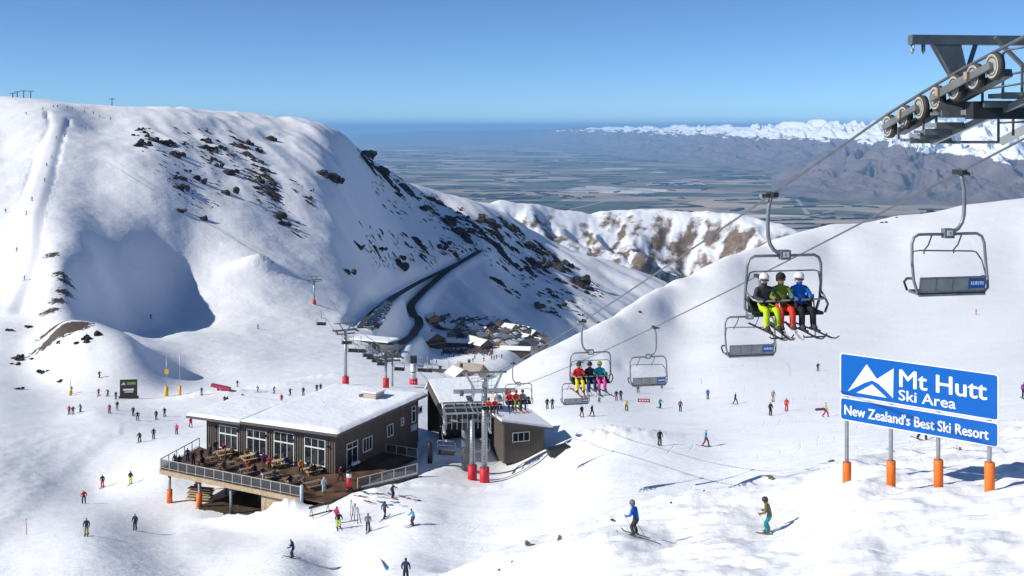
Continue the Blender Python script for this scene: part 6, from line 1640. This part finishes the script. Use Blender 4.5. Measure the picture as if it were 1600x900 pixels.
def person(loc, rz, pn, jac, tro, hat, label, lod=1, skis=0, scale=1.0, cat='person', group=None, gear=False, poles=False, tilt=0.0):
    me = BODY[(pn, lod)].copy(); me.name = 'person'
    for m_ in (cloth(CC[jac]), cloth(CC[tro]), M_SKIN, cloth(CC[hat]), cloth(CC['black']), cloth(CC['charcoal'])): me.materials.append(m_)
    o = bpy.data.objects.new('person', me); COL.objects.link(o)
    o.location = loc; o.rotation_euler = (tilt, 0, rz); o.scale = (scale,) * 3
    tag(o, label, cat, group)
    J = POSES[pn]
    if gear:
        h = J['hea'][0] + Vector((0, 0.02, 0.085)); t = bmesh.new(); bmesh.ops.create_uvsphere(t, u_segments=16, v_segments=10, radius=0.135)
        for v in t.verts:
            if v.co.z < -0.02: v.co.z = -0.02 - (0.10 if v.co.y > 0.0 else 0.0) * min(1, v.co.y / 0.08)
            v.co = Vector((v.co.x * 0.95, v.co.y * 1.12, v.co.z * 1.02))
        m2 = bpy.data.meshes.new('helmet'); t.to_mesh(m2); t.free(); m2.materials.append(cloth(CC[hat]))
        for p in m2.polygons: p.use_smooth = True
        link_mesh('helmet', m2, None, o, h)
        g = MB(); hh = J['hea'][0]
        pts = [hh + Vector((0.118 * math.sin(a), 0.0 - 0.13 * math.cos(a), 0.035)) for a in [R(x) for x in range(-80, 81, 20)]]
        n = len(pts); g.add([p + Vector((0, 0, 0.024)) for p in pts] + [p - Vector((0, 0, 0.024)) for p in pts], [(i, n + i, n + i + 1, i + 1) for i in range(n - 1)])
        g.build('goggles', M_LENS, o)
    if skis:
        for s in 'LR':
            a = J['an' + s][0]
            k = link_mesh('ski', SKI_ME[(hash(label) if False else len(label)) % 5], None, o, (a.x, a.y - 0.08, a.z - 0.135)); k.rotation_euler = (R(8) if pn == 'sit' else 0, 0, R((4 if s == 'L' else -4) if pn != 'sit' else rr.uniform(-4, 24)))
    if poles:
        for s, w_ in (('L', 'left'), ('R', 'right')):
            M = Matrix.Translation(loc) @ Matrix.Rotation(rz, 4, 'Z')
            ha = J['ha' + s][0]; a = M @ (ha + Vector((0, -0.03, 0.1))); b = M @ Vector((ha.x * 1.25 + (0.1 if s == 'L' else -0.1), ha.y + 0.75, 0.0)); b.z = H(b.x, b.y)
            p_ = MB(); p_.tube([a, a + (b - a) * 0.14, a + (b - a) * 0.15, b], [0.02, 0.02, 0.011, 0.008], 6); 
            tag(p_.build('ski_pole', M_STEEL), f'ski pole in the {w_} hand of the ' + ' '.join(label.split()[:6]), 'ski pole')
    return o
def on_snow(px, py, deg, pn, jac, tro, label, hat='black', dmin=60, sc=1.0, skis=1, lod=1, group=None, poles=False, gear=False):
    g = G(px, py, dmin)
    return person(g + Vector((0, 0, 0.03 if skis else -0.04)), R(deg), pn, jac, tro, hat, label, lod, skis, sc, 'skier' if skis else 'person', group, gear, poles)
# nearest skiers
on_snow(992, 838, -125, 'ski', 'blue', 'charcoal', 'skier in bright blue jacket on the near bank', 'grey', 40, 1.0, 1, 2, None, True, True)
on_snow(1200, 834, -115, 'ski', 'olive', 'teal', 'skier in olive jacket and teal trousers', 'charcoal', 35, 1.03, 1, 2, None, True, True)
on_snow(457, 872, -95, 'ski', 'navy', 'navy', 'skier all in navy gliding left below the deck', 'grey', 70, 1.0, 1, 2, None, True)
on_snow(634, 912, 175, 'stand', 'navy', 'black', 'skier in navy half hidden at the bottom edge', 'black', 72, 1.0, 1)
# left piste
for px, py, dg_, pn, j, t_, lb in [
 (135, 838, 8, 'stand', 'navy', 'mustard', 'skier in navy jacket and mustard trousers at lower left'), (211, 829, -10, 'stand', 'navy', 'black', 'skier in navy jacket and black trousers left of the deck posts'),
 (131, 787, 20, 'ski', 'red', 'black', 'skier in red jacket and black trousers on the left piste'), (160, 762, 0, 'stand', 'black', 'red', 'skier in black jacket and red trousers left of the deck'),
 (204, 757, 170, 'stand', 'black', 'lime', 'skier in black jacket and lime trousers left of the deck'), (218, 691, 0, 'ski', 'black', 'black', 'left one of two dark skiers above the deck corner'), (240, 686, 10, 'stand', 'black', 'black', 'right one of two dark skiers above the deck corner'),
 (276, 679, 0, 'stand', 'pink', 'black', 'child in pink jacket near the lodge roof corner'), (298, 668, 40, 'walk', 'red', 'darkred', 'skier all in red left of the lodge roof'),
 (108, 648, 0, 'stand', 'red', 'black', 'leftmost skier of three, in red'), (114, 648, 30, 'ski', 'navy', 'black', 'middle skier of the three at far left, in navy'), (126, 644, -40, 'ski', 'navy', 'charcoal', 'right skier of the three at far left, in navy'),
 (171, 646, 0, 'stand', 'red', 'black', 'skier in red jacket left of the information board'), (183, 641, 20, 'walk', 'black', 'green', 'skier in black and dark green beside the information board'), (181, 624, 0, 'stand', 'black', 'black', 'dark skier standing close to the board edge'),
 (154, 619, 180, 'stand', 'red', 'black', 'skier in dark red above the red-jacketed one'), (208, 650, 0, 'stand', 'black', 'black', 'dark skier just below the information board'), (215, 657, 15, 'ski', 'black', 'black', 'dark skier lowest below the information board'),
 (244, 656, 0, 'stand', 'black', 'black', 'dark skier below the taller yellow post'), (257, 651, -10, 'stand', 'black', 'charcoal', 'dark skier right below the yellow posts'), (112, 615, 90, 'stand', 'navy', 'yellow', 'person in navy with yellow trousers at the short post'),
 (315, 617, 0, 'stand', 'blue', 'navy', 'tall figure in blue left of the pink park box'), (371, 605, 170, 'stand', 'navy', 'mustard', 'snowboarder in navy and sandy trousers above the park box'), (428, 615, 60, 'ski', 'blue', 'grey', 'skier in blue jumping right of the park box'),
 (351, 632, 0, 'stand', 'navy', 'black', 'left figure of a dark pair behind the roof edge'), (355, 633, 180, 'stand', 'black', 'navy', 'right figure of a dark pair behind the roof edge'), (440, 630, 0, 'stand', 'darkred', 'darkred', 'person in dark red at the roof edge'),
 (495, 613, 0, 'stand', 'black', 'black', 'left of two dark figures behind the roof'), (501, 612, 0, 'stand', 'black', 'black', 'right of two dark figures behind the roof'), (403, 613, -70, 'turn', 'blue', 'navy', 'crouching boarder in blue right of the park box'),
 (453, 618, 60, 'turn', 'black', 'black', 'dark figure leaning right behind the roof edge'), (474, 618, 0, 'stand', 'black', 'black', 'dark figure close behind the rising roof edge'), (379, 628, 0, 'stand', 'black', 'black', 'dark post-like figure behind the lower roof'),
 (155, 590, 60, 'turn', 'black', 'black', 'dark figure below the snowy knoll'), (168, 619, 0, 'turn', 'grey', 'black', 'small grey figure beside the dark red skier')]:
    on_snow(px, py, dg_, pn, j, t_, lb, skis=1, lod=1)
for k, px in enumerate((386, 391, 396)): on_snow(px, 631, 0, 'turn', ('black', 'red', 'red')[k], 'black', ('first', 'second', 'third')[k] + ' of three children sitting behind the lower roof', sc=0.75, skis=0)
# right piste
for px, py, dg_, pn, j, t_, lb in [
 (1031, 697, 10, 'stand', 'black', 'black', 'large dark skier standing alone on the open piste'), (1103, 698, 60, 'walk', 'cyan', 'darkred', 'skier in cyan jacket and dark red trousers on the open piste'),
 (1204, 650, 20, 'stand', 'charcoal', 'black', 'skier in charcoal left of the red one'), (1229, 643, 0, 'stand', 'scarlet', 'red', 'skier all in bright red above the near bank'), (1208, 628, 0, 'stand', 'tan', 'tan', 'skier in tan behind the red skier'),
 (1149, 632, 50, 'walk', 'navy', 'black', 'skier in navy walking right on the open slope'), (1106, 624, 0, 'stand', 'blue', 'navy', 'skier in blue standing below the empty chair'), (1063, 643, 0, 'stand', 'purple', 'black', 'skier in purple on the open slope'),
 (1031, 638, 40, 'turn', 'cyan', 'navy', 'crouched skier in cyan left of the purple one'), (979, 642, 0, 'ski', 'yellow', 'black', 'skier in yellow jacket below the riders'), (963, 626, 0, 'stand', 'black', 'darkred', 'left of a dark pair under the middle chair'),
 (970, 625, 0, 'stand', 'black', 'black', 'right of a dark pair under the middle chair'), (997, 614, 0, 'ski', 'black', 'charcoal', 'small dark skier above the red banner'), (1034, 607, 0, 'turn', 'black', 'black', 'tiny dark figure above the red banner'), (1278, 580, 10, 'ski', 'black', 'charcoal', 'dark skier alone high on the slope left of the sign'),
 (909, 652, 20, 'walk', 'black', 'charcoal', 'left skier of the dark pair right of the station'), (925, 651, 40, 'walk', 'black', 'black', 'right skier of the dark pair right of the station'), (855, 639, 0, 'stand', 'black', 'black', 'left figure of the dark pair above the wing roof'), (863, 639, 0, 'stand', 'black', 'black', 'right figure of the dark pair above the wing roof'),
 (936, 628, 0, 'turn', 'grey', 'black', 'small grey figure left of the dark pair'), (1441, 690, 20, 'walk', 'black', 'black', 'dark skier partly hidden behind the blue sign'), (1525, 492, 40, 'stand', 'orange', 'orange', 'tiny orange figure high on the right slope'), (1600, 624, 0, 'stand', 'purple', 'black', 'figure with purple at the right picture edge')]:
    on_snow(px, py, dg_, pn, j, t_, lb, skis=1, lod=1, dmin=75)
p_ = on_snow(1290, 652, 60, 'walk', 'lime', 'magenta', 'boarder in lime jacket carrying a purple snowboard', skis=0, dmin=75)
g = G(1284, 641, 75); g = Vector((p_.location.x - 0.55, p_.location.y - 0.2, p_.location.z + 1.0))
tag(MB().tube([(-0.75, 0, 0), (-0.65, 0, 0), (0.65, 0, 0), (0.75, 0, 0)], [0.05, 0.16, 0.16, 0.05], 10).build('snowboard', cloth(CC['purple']), None, g, R(10)), 'purple snowboard carried under the arm of the lime boarder', 'snowboard').scale = (1, 0.15, 1)
# at the end of the deck
for px, py, dg_, pn, j, t_, lb, sk in [(526, 818, 150, 'stand', 'magenta', 'white', 'person in magenta jacket at the deck corner', 0), (529, 826, 20, 'ski', 'black', 'lime', 'skier in black jacket and lime trousers by the deck corner', 1), (575, 831, 180, 'stand', 'grey', 'black', 'skier in grey jacket facing the deck', 1),
 (601, 811, 150, 'walk', 'charcoal', 'black', 'skier in dark grey walking to the laid skis', 1), (645, 822, -60, 'ski', 'cyan', 'charcoal', 'skier in bright blue right of the laid skis', 1), (613, 778, 60, 'turn', 'charcoal', 'black', 'dark figure bending over skis near the ramp', 0)]:
    on_snow(px, py, dg_, pn, j, t_, lb, skis=sk, lod=2, dmin=90)
# tiny skiers far up the groomed run
tiny = [(88, 217), (101, 214), (81, 247), (73, 260), (132, 176), (146, 178), (156, 183), (173, 187), (134, 202), (105, 170), (90, 168), (84, 168), (67, 172), (113, 171), (41, 179), (70, 284), (50, 314), (41, 336), (9, 332), (26, 393), (38, 438), (403, 514), (190, 560), (236, 498)]
for k, (px, py) in enumerate(tiny): on_snow(px, py, rr.uniform(0, 360), rr.choice(['ski', 'stand', 'turn']), 'black', 'charcoal', 'tiny dark skier far off on the left mountain run', dmin=320, sc=1.15, group='distant skiers on the mountain run')
for k, (px, py) in enumerate([(742, 561), (756, 557), (756, 565), (768, 562), (772, 563), (776, 561), (784, 560), (682, 569), (671, 571), (690, 556), (813, 556), (739, 566)]): on_snow(px, py, rr.uniform(0, 360), rr.choice(['walk', 'stand']), 'black', 'charcoal', 'tiny dark figure on the snow in front of the village', dmin=300, sc=1.2, skis=0, group='distant people by the village')
# on the deck
def on_deck(px, py, deg, pn, j, t_, hat, lb, z=0.0):
    u_, v_ = deck_uv(px, py, 0.0); v_ = max(min(v_, -0.7), -7.7)
    if pn == 'sit':
        bu, bv = min(TABLES, key=lambda q: (q[0] - u_) ** 2 + (q[1] - v_) ** 2)
        ca, sa = math.cos(R(68)), math.sin(R(68)); du, dv_ = u_ - bu, v_ - bv
        a = max(-0.75, min(0.75, du * ca + dv_ * sa)); s_ = 1 if (-du * sa + dv_ * ca) > 0 else -1
        u_, v_ = bu + ca * a - sa * s_ * 0.74, bv + sa * a + ca * s_ * 0.74
        return person(LW(u_, v_, 0.46), LZ + R(68) + (0 if s_ > 0 else R(180)), 'sit', j, t_, hat, lb, 1, 0)
    return person(LW(u_, v_, 0.0), R(deg), pn, j, t_, hat, lb, 1, 0)
for px, py, dg_, pn, j, t_, hat, lb in [
 (302, 727, 30, 'stand', 'black', 'black', 'black', 'tall figure in black standing on the left deck'), (315, 722, 60, 'stand', 'black', 'black', 'black', 'figure in black right of the tall one on the deck'), (328, 717, 0, 'stand', 'charcoal', 'black', 'brown', 'figure in charcoal near the left lodge corner'),
 (273, 731, -30, 'stand', 'black', 'navy', 'black', 'figure in black at the left deck corner'), (280, 733, 40, 'stand', 'charcoal', 'black', 'black', 'second figure at the left deck corner'),
 (323, 735, 0, 'sit', 'navy', 'black', 'black', 'guest in navy seated at the leftmost weathered table'), (389, 720, 0, 'sit', 'mustard', 'black', 'brown', 'guest in yellow seated by the first pine table'), (381, 716, 0, 'sit', 'black', 'black', 'black', 'guest in black seated by the first pine table'),
 (373, 741, 0, 'sit', 'navy', 'grey', 'black', 'guest in navy and grey seated mid deck'), (412, 729, 20, 'stand', 'purple', 'darkred', 'black', 'person in purple and red standing mid deck'), (421, 734, -20, 'stand', 'darkred', 'black', 'brown', 'person in dark red standing mid deck'),
 (400, 744, 0, 'sit', 'black', 'black', 'black', 'guest in black at the middle weathered table'), (413, 750, 0, 'sit', 'navy', 'paleblue', 'black', 'guest in navy with pale trousers behind the railing'), (436, 744, 0, 'sit', 'black', 'charcoal', 'brown', 'guest in black right of the deck middle'),
 (438, 722, 0, 'sit', 'brown', 'black', 'brown', 'guest in brown at the table by the glass door'), (452, 730, 0, 'sit', 'darkred', 'charcoal', 'black', 'guest in dark red at the table by the glass door'), (462, 733, 0, 'sit', 'blue', 'tan', 'black', 'guest in bright blue near the lodge door'),
 (458, 762, 0, 'sit', 'navy', 'white', 'brown', 'guest in navy second from the right railing end'), (474, 764, 0, 'sit', 'grey', 'black', 'black', 'guest in grey at the right railing end'), (484, 741, 0, 'sit', 'brown', 'black', 'brown', 'guest in brown at the lodge corner table'),
 (497, 745, 0, 'sit', 'black', 'brown', 'black', 'guest in black at the lodge corner table'), (506, 770, 40, 'stand', 'paleblue', 'paleblue', 'white', 'person in pale blue at the right deck railing'), (345, 738, 0, 'sit', 'charcoal', 'black', 'black', 'guest in charcoal at the second weathered table'),
 (366, 716, 0, 'sit', 'tan', 'black', 'brown', 'guest in tan at the pine table by the left window'), (356, 708, 0, 'sit', 'darkred', 'black', 'black', 'guest in dark red at the pine table by the left window'), (404, 722, 0, 'sit', 'charcoal', 'navy', 'brown', 'guest in charcoal at the pine table under the second window'),
 (396, 710, 0, 'sit', 'green', 'black', 'black', 'guest in green at the pine table under the second window'), (313, 730, 0, 'sit', 'black', 'black', 'brown', 'guest in black at the leftmost weathered table'), (361, 728, 0, 'sit', 'brown', 'black', 'brown', 'guest in brown at the second weathered table'),
 (384, 735, 0, 'sit', 'red', 'black', 'black', 'guest in red at the middle weathered table'), (430, 752, 0, 'sit', 'grey', 'navy', 'brown', 'guest in grey right of the deck middle'), (448, 758, 0, 'sit', 'black', 'tan', 'black', 'guest in black and tan near the right railing'),
 (487, 730, 0, 'sit', 'navy', 'black', 'brown', 'guest in navy at the lodge corner table'), (337, 709, 20, 'stand', 'black', 'charcoal', 'brown', 'figure in black against the left lodge wall'), (293, 722, 10, 'stand', 'navy', 'black', 'black', 'figure in navy at the left side railing'),
 (470, 741, 30, 'walk', 'orange', 'black', 'black', 'person in orange walking between the tables'), (352, 722, -60, 'stand', 'brown', 'charcoal', 'brown', 'person in brown standing between the left tables'), (532, 752, 60, 'walk', 'darkred', 'black', 'black', 'person in dark red on the open right deck')]:
    on_deck(px, py, dg_, pn, j, t_, hat, lb)
# riders
def rider(ch, x, j, t_, hat, lb, lod=2, gear=True):
    M = Matrix.Translation(ch.location) @ Matrix.Rotation(ch.rotation_euler.z, 4, 'Z')
    return person(M @ Vector((0.30 + x, -0.08, -3.30)), ch.rotation_euler.z + R(rr.uniform(-5, 5)), 'sit', j, t_, hat, lb, lod, 1, 1.08, 'person', None, gear)
rider(CH_UP[0], -0.58, 'charcoal', 'lime', 'white', 'rider in charcoal jacket and lime trousers with white helmet'); rider(CH_UP[0], -0.08, 'green', 'scarlet', 'black', 'rider in green jacket and red trousers in the middle'); rider(CH_UP[0], 0.48, 'blue', 'black', 'white', 'rider in royal blue jacket and black trousers')
rider(CH_UP[1], -0.62, 'red', 'yellow', 'charcoal', 'rider in red jacket and bright yellow trousers'); rider(CH_UP[1], 0.0, 'black', 'navy', 'black', 'rider all in black between two bright ones'); rider(CH_UP[1], 0.55, 'teal', 'pink', 'mustard', 'rider in teal jacket and pink trousers')
rider(CH_UP[2], -0.7, 'red', 'black', 'red', 'left rider in red on the far chair'); rider(CH_UP[2], -0.15, 'scarlet', 'green', 'red', 'middle rider in red on the far chair'); rider(CH_UP[2], 0.4, 'grey', 'navy', 'charcoal', 'right rider in grey on the far chair')
rider(CH_UP[3], -0.35, 'scarlet', 'black', 'black', 'left rider in red in front of the tall tower', 1); rider(CH_UP[3], 0.3, 'red', 'charcoal', 'orange', 'right rider in red in front of the tall tower', 1)
# ------------------------------------------------------------------ the air over the plain
def haze():
    m = bpy.data.materials.new('haze_air'); m.use_nodes = True
    nt = m.node_tree; nt.nodes.clear()
    o = nt.nodes.new('ShaderNodeOutputMaterial'); v = nt.nodes.new('ShaderNodeVolumePrincipled')
    v.inputs['Color'].default_value = (0.30, 0.61, 1.0, 1)
    v.inputs['Density'].default_value = 1.7e-5
    v.inputs['Anisotropy'].default_value = 0.0
    nt.links.new(v.outputs[0], o.inputs['Volume'])
    mb = MB(); E = 425000.0
    mb.box((0, E / 2 - 3500, (-1460 + 420) / 2), (2 * E, E + 3000, 1880))
    return tag(mb.build('haze', m), kind='stuff')
haze()
